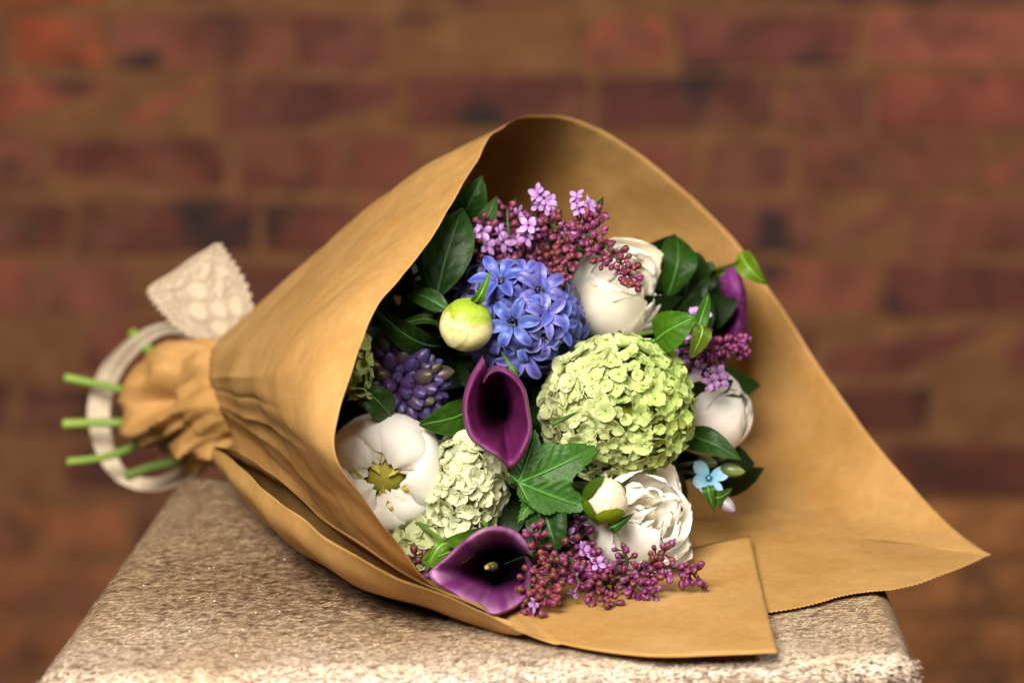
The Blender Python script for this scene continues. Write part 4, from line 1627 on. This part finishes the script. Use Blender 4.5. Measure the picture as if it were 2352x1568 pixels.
lilac("few dark lilac buds squeezed between the paper and the lower calla",
      [([(1000, 1300, 1.195), (965, 1290, 1.182), (950, 1290, 1.178)], 26, 14, 0, {'violet': 2, 'rust': 1})])
lilac("shaded lilac florets low behind the blue hyacinth, against the big leaf",
      [([(1100, 690, 1.30), (1050, 650, 1.285), (1010, 650, 1.28)], 32, 20, 8, {'violet': 3}),
       ([(1180, 640, 1.29), (1120, 610, 1.285), (1080, 600, 1.28)], 30, 26, 5, {'violet': 2, 'pink': 2})])

# ------------------------------------------------------------------ callas
CLM = (0.23, 0.035, 0.17)
CLD = (0.006, 0.001, 0.005)
CLH = (0.36, 0.12, 0.31)


def calla(label, rim, throat, levels, dthroat, colf, spadix=None, name="calla_lily"):
    """rim: open list of (u,v,d) round the mouth (ends overlap); throat (u,v,d); levels: (scale, depth shift) from rim in"""
    root_p = P(*throat)
    root = thing(name, label, "calla lily", root_p, group="purple calla lilies")
    inv = root.matrix_world.inverted()
    rm = cr(np.array(rim, float), 9)
    tu, tv, td = throat
    rows = []
    ctl = []
    for (sc, dz) in levels:
        rr_ = rm.copy()
        rr_[:, 0] = tu + (rm[:, 0] - tu) * sc
        rr_[:, 1] = tv + (rm[:, 1] - tv) * sc
        rr_[:, 2] = td + (rm[:, 2] - td) * sc ** 1.5 + dz
        ctl.append(rr_)
    ctl = np.array(ctl).transpose(1, 0, 2)       # rim samples x levels
    g = np.array([cr(c, 7) for c in ctl])
    nu, nv = g.shape[:2]
    W_ = np.zeros_like(g)
    C_ = np.zeros_like(g)
    for i in range(nu):
        for j in range(nv):
            u, v, d = g[i, j]
            n1 = 0.0006 * gnoise(i * .12, j * .1, 3.3)
            q = inv @ P(u, v, d + n1)
            W_[i, j] = q
            C_[i, j] = colf(i / (nu - 1), j / (nv - 1), u, v)
    m = MB()
    m.grid(W_, C_)
    o = put("spathe", m.mesh("spathe", M_calla), root)
    if spadix:
        a, b, r_ = spadix
        pts = [P(*b).lerp(P(*a), t) for t in np.linspace(0, 1, 9)]
        m = MB()
        m.tube([inv @ q for q in pts], [r_ * min(1, .55 + (8 - i) * .15) for i in range(9)], np.array([lerp3((0.12, 0.09, 0.03), (0.02, 0.005, 0.01), min(1, (8 - i) / 4)) for i in range(9)]), 14)
        sp = put("spadix", m.mesh("spadix", M_stem), root)
        # pollen grains, one joined part
        m = MB()
        fr = frame((P(*a) - P(*b)).normalized())
        for k in range(90):
            t = 1 - .5 * (k / 90)
            an = k * 2.4
            c_ = P(*b).lerp(P(*a), t) if k > 22 else P(*a)
            rad = r_ * (min(1, .55 + (1 - t) * 1.2) if k > 22 else .5 * math.sqrt(k / 22))
            q = c_ + fr @ Vector((math.cos(an) * rad, math.sin(an) * rad, 0.0002))
            e = r_ * .17
            q = inv @ q
            gg = [[(q.x + e * math.sin(bb) * math.cos(aa), q.y + e * math.sin(bb) * math.sin(aa), q.z + e * math.cos(bb)) for bb in (0.01, 1.05, 2.1, 3.13)] for aa in (0, 1.57, 3.14, 4.71)]
            m.grid(np.array(gg), (0.36, 0.29, 0.11), close_u=True)
        gr = put("pollen_grains", m.mesh("pollen_grains", M_stem), root)
        gr['kind'] = 'stuff'
    stem_part(root, root_p + AF * dthroat, r=.004)
    return root


def col_center(i, j, u, v):
    # j 0 is the rolled rim, 1 the throat; the throat's dark blotch sits high and to the left
    e = math.hypot((u - 1132) / 33, (v - 925) / 76)
    k = min(1, max(0, (1.22 - e) / .72))
    if j > .8:
        k = 1
    c = lerp3((0.135, 0.014, 0.088), CLD, k ** .7)
    pale = math.exp(-((j - .10) / .14) ** 2) * (0.55 + .6 * gnoise(i * 9, j * 2, 1))
    c = lerp3(c, (0.26, 0.085, 0.205), max(0, min(1, pale * .9)) * (1 - .6 * k))
    st = 0.5 + 0.5 * gnoise(i * 60, j * 3, 9)
    return c * (0.78 + .35 * st)


calla("dark purple calla lily standing upright in the middle of the bouquet",
      [(1108, 816, 1.188), (1080, 862, 1.176), (1063, 915, 1.170), (1064, 965, 1.166), (1080, 1008, 1.160), (1115, 1036, 1.156), (1145, 1055, 1.157),
       (1172, 1078, 1.166), (1200, 1050, 1.164), (1222, 995, 1.168), (1217, 940, 1.174), (1206, 890, 1.180), (1180, 856, 1.186), (1148, 838, 1.190), (1120, 846, 1.192), (1104, 870, 1.190)],
      (1152, 935, 1.20),
      [(1.0, .008), (.95, .000), (.84, -.004), (.70, .004), (.52, .015), (.34, .031), (.16, .048), (.002, .058)], .06, col_center)


def col_low(i, j, u, v):
    e = math.hypot((u - 1158) / 82, (v - 1296) / 60)
    k = min(1, max(0, (1.15 - e) / .55))
    if j > .66:
        k = 1
    c = lerp3((0.20, 0.03, 0.17), CLD, k ** .7)
    stre = 0.5 + 0.9 * gnoise(i * 13 + 3, j * .8, 2) + .35 * gnoise(i * 40, j * 1.5, 7)
    pale = stre * math.exp(-((j - .12) / .26) ** 2)
    c = lerp3(c, (0.52, 0.24, 0.46), min(1, max(0, pale * 1.15)) * (1 - k))
    return c * (0.85 + .25 * gnoise(i * 50, j * 2, 4))


calla("wide open purple calla lily with a speckled yellow spadix, lying lowest against the paper",
      [(1228, 1262, 1.176), (1190, 1222, 1.168), (1150, 1208, 1.162), (1105, 1214, 1.158), (1060, 1245, 1.154), (1015, 1285, 1.152), (986, 1312, 1.152),
       (1000, 1338, 1.148), (1040, 1362, 1.144), (1085, 1392, 1.140), (1130, 1412, 1.140), (1170, 1402, 1.146), (1205, 1380, 1.156), (1220, 1345, 1.168), (1226, 1305, 1.176), (1215, 1275, 1.182)],
      (1140, 1302, 1.19),
      [(1.0, .006), (.94, .000), (.82, -.002), (.66, .004), (.48, .014), (.32, .024), (.16, .032), (.002, .036)], .05, col_low,
      spadix=((1118, 1302, 1.172), (1150, 1298, 1.212), .0020))

# far right calla, seen from outside and twisted
rc = thing("calla_lily", "blurred purple calla lily seen from behind at the far right edge", "calla lily", P(1680, 700, 1.36), group="purple calla lilies")
rinv = rc.matrix_world.inverted()
tw_ = [[(1652, 650, 1.362), (1656, 622, 1.352), (1680, 612, 1.345), (1700, 632, 1.35), (1706, 655, 1.362)],
       [(1648, 672, 1.360), (1660, 650, 1.345), (1690, 645, 1.338), (1712, 668, 1.345), (1714, 690, 1.36)],
       [(1655, 690, 1.358), (1668, 675, 1.345), (1695, 672, 1.336), (1712, 695, 1.345), (1716, 712, 1.36)],
       [(1672, 715, 1.358), (1680, 702, 1.348), (1698, 698, 1.340), (1708, 715, 1.348), (1716, 735, 1.36)],
       [(1668, 745, 1.358), (1680, 735, 1.350), (1700, 730, 1.342), (1712, 745, 1.348), (1719, 762, 1.36)],
       [(1655, 770, 1.358), (1670, 765, 1.350), (1692, 760, 1.344), (1708, 765, 1.350), (1716, 780, 1.36)],
       [(1640, 800, 1.358), (1655, 800, 1.352), (1680, 805, 1.348), (1700, 805, 1.354), (1708, 800, 1.362)]]
g = loft([[P(*q) for q in r] for r in tw_], 8, 8)
nn = normals(g)
for i in range(g.shape[0]):
    for j in range(g.shape[1]):
        g[i, j] += nn[i, j] * 0.0012 * gnoise(i * .22, j * .35, 3)
cc = np.zeros_like(g)
for i in range(g.shape[0]):
    for j in range(g.shape[1]):
        k = 0.5 + 0.5 * gnoise(i * .15, j * .25, 6)
        cc[i, j] = lerp3((0.09, 0.012, 0.085), (0.26, 0.05, 0.22), k * (1.2 if i < 26 else .45))
m = MB()
m.grid(g, cc)
me = m.mesh("spathe", M_calla)
me.transform(rinv)
put("spathe", me, rc)
m = MB()
pts = [rinv @ P(*q) for q in ((1600, 850, 1.385), (1632, 770, 1.375), (1655, 700, 1.368), (1672, 640, 1.36))]
m.tube([Vector(q) for q in cr([tuple(x) for x in pts], 6)], [.0042] * 19, (0.10, 0.13, 0.05), 12)
put("spathe_base", m.mesh("spathe_base", M_stem), rc)
stem_part(rc, P(1600, 850, 1.385), r=.004)

# ------------------------------------------------------------------ leaves
DG = (0.018, 0.062, 0.014)
DG2 = (0.030, 0.095, 0.020)
MG = (0.055, 0.17, 0.016)
LG = (0.12, 0.26, 0.03)


def leaf(label, base, tip, wpx, c, tilt=0.0, bend=0.012, fold=0.25, peak=.42, veins=7, cup=0.0, name="leaf", twist=0.0, petiole=True,
         vein_c=None, side=None, petw=.0011, sharp=.8, back=None, droop=0.0, parent_stem=True, serr=0.0):
    b, t = P(*base), P(*tip)
    Lg = (t - b).length
    root = thing(name, label, "leaf", b)
    inv = root.matrix_world.inverted()
    dirn = (t - b).normalized()
    nrm = AB - dirn * AB.dot(dirn)
    nrm.normalize()
    sd_ = dirn.cross(nrm)
    q = Matrix.Rotation(tilt, 3, dirn)
    nrm, sd_ = q @ nrm, q @ sd_
    W = px(wpx, (base[2] + tip[2]) / 2)
    nt_, ns_ = 30, 22
    g = np.zeros((nt_, ns_, 3))
    cc = np.zeros((nt_, ns_, 3))
    vc = vein_c or tuple(min(1, x * 1.6 + .01) for x in c)
    e = math.log(.5) / math.log(peak)
    for i in range(nt_):
        tt = i / (nt_ - 1)
        w = W * .5 * max(0.012, math.sin(math.pi * min(.992, max(.012, tt ** e)))) ** sharp
        w *= 1 + serr * (abs(((tt * 11) % 1) - .5) * 2 - .5)
        for j in range(ns_):
            s = -1 + 2 * j / (ns_ - 1)
            off = bend * math.sin(math.pi * tt) - fold * w * abs(s) * -1 * .6 + cup * w * s * s
            # arched side veins rising to the edge
            ph = (tt - abs(s) * .22) * veins
            vn = math.exp(-((ph - round(ph)) / .11) ** 2) * (1 - abs(s) * .6) if abs(s) > .06 else 0
            mid = math.exp(-(s / .05) ** 2)
            pil = (abs(ph - round(ph))) * W * .035 * (1 - abs(s) ** 4)
            n2 = 0.05 * W * gnoise(s * 1.8 + base[0], tt * 3, base[1] * .1)
            tw2 = twist * tt
            sv = sd_ * math.cos(tw2) + nrm * math.sin(tw2)
            nv_ = nrm * math.cos(tw2) - sd_ * math.sin(tw2)
            ps = b + dirn * (Lg * tt) + sv * (w * s) + nv_ * (off + pil + n2) + Vector((0, 0, -1)) * droop * tt * tt
            g[i, j] = inv @ ps
            k = min(1, .55 * vn + .8 * mid)
            edge = 0.35 if abs(s) > .96 else 0
            cc[i, j] = lerp3(c, vc, max(k, edge))
    m = MB()
    m.grid(g, cc)
    put("blade", m.mesh("blade", M_leaf), root)
    # midrib and stalk
    m = MB()
    rp = [Vector(g[i, ns_ // 2]) * .5 + Vector(g[i, ns_ // 2 - 1]) * .5 for i in range(0, nt_, 3)]
    m.tube(rp, [petw * (1 - .8 * i / len(rp)) for i in range(len(rp))], vc, 6)
    put("midrib", m.mesh("midrib", M_stem), root)
    if petiole and parent_stem:
        stem_part(root, b, r=petw * 1.1, c=tuple(x * .9 for x in c))
    return root


leaf("pointed dark green leaf at the very top left, standing against the paper", (1045, 520, 1.275), (1107, 404, 1.265), 92, (0.022, 0.085, 0.015), tilt=.3, peak=.38, bend=.004)
leaf("large dark peony leaf beside the edge of the left paper flap", (1000, 690, 1.235), (1062, 478, 1.245), 118, (0.020, 0.072, 0.020), tilt=-.15, peak=.52, bend=.006, veins=5, fold=.12)
leaf("narrow green leaf tip just right of the top left leaf", (1090, 530, 1.28), (1142, 450, 1.272), 50, DG2, tilt=.2)
leaf("thin dark leaf curling behind the top lilac", (1130, 510, 1.30), (1186, 450, 1.295), 26, DG, tilt=.4)
leaf("small dark leaf tip behind the upper right lilac buds", (1362, 500, 1.27), (1386, 452, 1.268), 22, DG)
leaf("pointed leaf spreading left of the cream peony bud", (1028, 712, 1.21), (930, 680, 1.225), 52, (0.028, 0.10, 0.022), tilt=.5, peak=.35, bend=.005, veins=6)
leaf("slim bright green spike leaf rising from behind the cream bud", (1085, 690, 1.208), (1128, 618, 1.198), 27, (0.07, 0.20, 0.02), tilt=.2, peak=.4)
leaf("dark leaf with pale edge under the left flap, above the purple hyacinth", (1010, 795, 1.235), (858, 708, 1.215), 66, DG, tilt=-.3, peak=.5, vein_c=(0.06, 0.17, 0.05))
leaf("long narrow dark leaf lying level above the purple hyacinth", (1020, 770, 1.235), (886, 764, 1.215), 30, (0.04, 0.11, 0.02), tilt=.7)
leaf("dark green leaf stub under the paper edge above the left peony", (900, 960, 1.215), (795, 870, 1.205), 70, (0.03, 0.10, 0.015), tilt=.2)
leaf("smooth mid green leaf between the purple hyacinth and the pale snowball", (1095, 930, 1.222), (962, 975, 1.205), 82, (0.035, 0.12, 0.015), tilt=-.35, peak=.5, bend=.006, veins=5)
leaf("broad dark leaf with curved veins under the lower peony bud", (1262, 1150, 1.20), (1282, 1262, 1.182), 100, (0.016, 0.065, 0.014), tilt=.35, peak=.55, bend=.008, veins=7, vein_c=(0.06, 0.17, 0.05), sharp=.6)
leaf("dark rounded leaf standing behind the top white peony on its right", (1530, 690, 1.315), (1552, 542, 1.325), 88, (0.025, 0.09, 0.012), tilt=.2, peak=.55, sharp=.65)
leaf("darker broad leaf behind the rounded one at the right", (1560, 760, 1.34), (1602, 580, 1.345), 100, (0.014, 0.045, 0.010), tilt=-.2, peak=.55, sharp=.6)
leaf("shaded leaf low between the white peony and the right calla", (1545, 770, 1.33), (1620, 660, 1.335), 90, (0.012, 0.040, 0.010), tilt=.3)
leaf("glossy pointed leaf crossing the blush peony toward the paper", (1560, 1000, 1.262), (1702, 1055, 1.25), 68, (0.025, 0.095, 0.018), tilt=-.4, peak=.38, bend=.006, veins=5)
leaf("fresh green leaf hugging the top rim of the lowest calla", (1120, 1205, 1.200), (970, 1290, 1.172), 70, (0.085, 0.21, 0.02), tilt=-.25, peak=.68, bend=.010, veins=4, sharp=.55)
leaf("small crumpled green leaf end beside the point of the lowest calla", (1040, 1262, 1.168), (978, 1312, 1.158), 30, (0.10, 0.24, 0.03), tilt=.5)
leaf("dark little leaf between the lower bud and the open peony", (1400, 1195, 1.195), (1456, 1178, 1.188), 30, (0.02, 0.09, 0.012), tilt=.2)
leaf("curled bright green leaf tip hooked over the paper rim at far right", (1640, 612, 1.37), (1716, 596, 1.345), 40, (0.07, 0.12, 0.02), tilt=.5, peak=.6, fold=.6)
leaf("hanging pointed end of a bright leaf outside the right paper rim", (1700, 582, 1.35), (1764, 655, 1.345), 52, (0.13, 0.27, 0.02), tilt=.3, peak=.30, fold=.4, bend=.008, parent_stem=False)
leaf("thin green leaf stalk bending behind the right calla", (1600, 720, 1.36), (1640, 610, 1.365), 12, (0.10, 0.22, 0.03))


def lobed_leaf(label, base, tips, depth, c, petw=.0012, vein_c=None, normal_tilt=(0, 0), wob=.0022, serr=.06, name="viburnum_leaf", tris_n=8):
    """maple-like leaf: base (u,v), tips = list of (angle deg, length px, width) lobes"""
    b = P(base[0], base[1], depth)
    root = thing(name, label, "leaf", b)
    nrm = V(normal_tilt[0], normal_tilt[1], 1)
    fr = frame(nrm, 0, AU)          # x up, y left
    nphi, nr_ = 150, 18
    amin, amax = min(t[0] for t in tips) - 42, max(t[0] for t in tips) + 42
    g = np.zeros((nphi, nr_, 3))
    cc = np.zeros((nphi, nr_, 3))
    vc = vein_c or tuple(min(1, x * 1.6 + .015) for x in c)
    for i in range(nphi):
        a = amin + (amax - amin) * i / (nphi - 1)
        rr_ = 0.0
        vk = 9
        for (ta, tl, tw) in tips:
            da = abs(a - ta)
            # lobe outline: pointed with convex flanks
            r1 = tl * max(0.0, 1 - (da / tw) ** 1.15)
            r1 = max(r1, tl * .64 * math.exp(-(da / (tw * 1.2)) ** 4))
            if r1 > rr_:
                rr_ = r1
            vk = min(vk, da)
        rr_ *= 1 + serr * (abs(((a / 5.2) % 1) - .5) * 2 - .5)
        rr_ = px(max(rr_, 6), depth)
        ar = R(a)
        for j in range(nr_):
            k = j / (nr_ - 1)
            rad = rr_ * k
            # screen-like axes of the leaf's own plane: right and up
            x_, y_ = math.cos(ar) * rad, math.sin(ar) * rad
            # veins: distance to nearest lobe axis
            dmin = min(abs(math.sin(R(a - t[0])) * rad) if abs(a - t[0]) < 60 else 1 for t in tips)
            sub = 0
            nearest = min(tips, key=lambda t: abs(a - t[0]))
            al = math.cos(R(a - nearest[0])) * rad / px(nearest[1], depth)
            ac = abs(math.sin(R(a - nearest[0])) * rad) / px(nearest[1], depth)
            ph = (al - ac * .9) * tris_n
            sub = math.exp(-((ph - round(ph)) / .10) ** 2) * .5
            vn = math.exp(-(dmin / .0006) ** 2)
            pil = -abs(ph - round(ph)) * -.0014
            z_ = wob * 2.0 * gnoise(x_ * 38 + base[0], y_ * 38, 2) + pil + dmin * .22 - .035 * rad * k
            g[i, j] = (y_, -x_, z_)
            cc[i, j] = lerp3(c, vc, min(1, vn * .8 + sub))
    root.matrix_world = Matrix.Translation(b) @ fr.to_4x4()
    m = MB()
    m.grid(g, cc)
    put("blade", m.mesh("blade", M_leaf), root)
    m = MB()
    for (ta, tl, tw) in tips:
        i = int((ta - amin) / (amax - amin) * (nphi - 1))
        m.tube([Vector(g[i, j]) + Vector((0, 0, .0003)) for j in range(0, nr_ - 3, 2)], [petw * (.75 - .07 * q) for q in range(len(range(0, nr_ - 3, 2)))], vc, 5)
    put("veins", m.mesh("veins", M_stem), root)
    stem_part(root, b, r=petw)
    return root


lobed_leaf("big lobed green leaf spreading between the central calla and the lower bud", (1192, 1108),
           [(72, 130, 46), (24, 200, 44), (-20, 172, 42), (-62, 62, 40), (140, 30, 40)], 1.182, (0.034, 0.145, 0.014), normal_tilt=(.05, .25))
lobed_leaf("small toothed leaf hanging under the big lobed leaf", (1235, 1135),
           [(-125, 78, 34), (-85, 55, 30), (-160, 45, 32)], 1.19, (0.045, 0.19, 0.022), normal_tilt=(0, .3), serr=.14)
leaf("toothed fresh green leaf above the snowball head on its right", (1508, 782, 1.232), (1597, 728, 1.212), 92, (0.06, 0.21, 0.012), tilt=-.25, peak=.44, bend=.005, veins=6, sharp=.62, serr=.10)
leaf("narrow twisted leaf standing up beside the magenta lilac", (1598, 790, 1.235), (1628, 672, 1.235), 34, (0.04, 0.15, 0.012), tilt=.3, peak=.45, bend=-.003, twist=.5)
leaf("small ribbed young leaf folded against the magenta lilac", (1600, 745, 1.228), (1588, 822, 1.22), 46, (0.11, 0.22, 0.03), tilt=-.2, peak=.55, veins=7, sharp=.6)
leaf("thin dark tendril leaf lying across the left of the snowball head", (1268, 975, 1.188), (1330, 945, 1.178), 9, (0.03, 0.09, 0.012), parent_stem=False, bend=-.002)
leaf("little dark green leaf curl below the blue hyacinth", (1180, 850, 1.21), (1150, 806, 1.2), 18, (0.03, 0.11, 0.015), parent_stem=False)

# ------------------------------------------------------------------ pale blue star flower
TP = P(1628, 1098, 1.262)
tw = thing("tweedia", "pale sky blue star flower with furry green buds next to the open peony", "blue flower", TP, frame(V(-.05, .15, 1)))
tinv = tw.matrix_world.inverted()
for k, a in enumerate((R(-70), R(-150), R(40), R(110), R(165))):
    Lg = .0115 if k < 3 else .009
    g = petal_grid(Lg, .0075, R(66), R(96), 60, 9, 7, sharp=.55, peak=.6, ruffle=.001, seed=k)
    t = np.linspace(0, 1, 9)[:, None] * np.ones((1, 7))
    m = MB()
    m.grid(g, lerp3((0.20, 0.52, 0.70), (0.42, 0.62, 0.80), t))
    put("petal", m.mesh("petal", M_blue), tw, Matrix.Rotation(a, 4, 'Z'))
m = MB()
for k in range(5):
    a = k * 1.2566
    m.tube([Vector((math.cos(a) * .0012, math.sin(a) * .0012, .0005)), Vector((math.cos(a) * .0015, math.sin(a) * .0015, .0028))], [.0008, .0005], (0.01, 0.22, 0.36), 7)
put("corona", m.mesh("corona", M_blue), tw)
m = MB()
m.tube([Vector((0, 0, 0)), Vector((0, 0, .0024))], [.0008, .0006], (0.7, 0.8, 0.8), 7)
put("pistil", m.mesh("pistil", M_blue), tw)
gb = ovoid("bud", .013, .0036, (0.12, 0.20, 0.06), (0.24, 0.36, 0.06), (0.34, 0.44, 0.08), M_hbud, 5)
wb = ovoid("bud", .013, .0038, (0.30, 0.34, 0.20), (0.55, 0.55, 0.50), (0.50, 0.38, 0.50), M_hbud, 5)
for me, u, v, d, ax_, s in ((gb, 1600, 1058, 1.27, (.8, -.1, .4), .9), (gb, 1655, 1075, 1.262, (1, -.15, .3), 1.0), (wb, 1648, 1140, 1.262, (.7, -.6, .4), .95),
                            (gb, 1640, 1052, 1.28, (.9, .15, .2), .6)):
    put("bud", me, tw, tinv @ xf(P(u, v, d), V(*ax_), random.random(), s))
m = MB()
for path in (((1545, 1070, 1.275), (1580, 1065, 1.272), (1602, 1060, 1.27)), ((1550, 1080, 1.275), (1590, 1085, 1.272), (1625, 1098, 1.268)),
             ((1600, 1110, 1.272), (1630, 1095, 1.27), (1656, 1078, 1.264)), ((1590, 1100, 1.272), (1625, 1130, 1.268), (1650, 1142, 1.264))):
    m.tube([tinv @ P(*q) for q in path], [.0011, .001, .0009], (0.13, 0.18, 0.10), 7)
put("flower_stalks", m.mesh("flower_stalks", M_stem), tw)
stem_part(tw, P(1548, 1075, 1.275), r=.0015)
g = petal_grid(.012, .0055, R(50), R(100), 60, 8, 6, sharp=.7, peak=.5)
m = MB()
m.grid(g, (0.15, 0.25, 0.42))
put("petal", m.mesh("petal", M_blue), tw, tinv @ xf(P(1555, 1052, 1.272), V(-.3, .5, .8), 2.0))
leaf("rounded green leaf right of the pale blue flower", (1635, 1118, 1.265), (1682, 1122, 1.262), 40, (0.06, 0.17, 0.03), tilt=.4, parent_stem=False, sharp=.6)
leaf("green leaf pointing down below the pale blue flower", (1632, 1120, 1.264), (1642, 1178, 1.255), 30, (0.05, 0.16, 0.02), tilt=.2, parent_stem=False)

# ------------------------------------------------------------------ dark filler leaves added to keep the depth of the bunch dark
m = MB()
fr_ = random.Random(3)
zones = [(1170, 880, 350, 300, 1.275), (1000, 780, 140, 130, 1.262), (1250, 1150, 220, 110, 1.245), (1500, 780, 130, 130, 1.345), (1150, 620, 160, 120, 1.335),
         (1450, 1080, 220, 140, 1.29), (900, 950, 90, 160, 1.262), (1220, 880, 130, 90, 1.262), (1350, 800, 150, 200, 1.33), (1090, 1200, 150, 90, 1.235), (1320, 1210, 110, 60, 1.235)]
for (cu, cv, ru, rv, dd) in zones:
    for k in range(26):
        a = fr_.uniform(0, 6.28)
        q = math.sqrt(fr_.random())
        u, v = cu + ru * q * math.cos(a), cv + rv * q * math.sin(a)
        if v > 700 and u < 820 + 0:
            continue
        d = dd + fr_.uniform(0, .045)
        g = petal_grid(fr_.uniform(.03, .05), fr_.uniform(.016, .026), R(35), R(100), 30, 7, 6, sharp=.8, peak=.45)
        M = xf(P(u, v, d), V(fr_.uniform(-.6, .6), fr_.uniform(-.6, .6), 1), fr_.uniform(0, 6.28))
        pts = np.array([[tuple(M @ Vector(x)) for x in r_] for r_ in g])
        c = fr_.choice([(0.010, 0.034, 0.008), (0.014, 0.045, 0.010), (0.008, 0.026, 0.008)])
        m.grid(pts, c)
o = put("filler_foliage", m.mesh("filler_foliage", M_leaf))
o['kind'] = 'stuff'
o['label'] = "added dark green filler leaves that keep the gaps between the flowers dark"
o['category'] = "foliage"
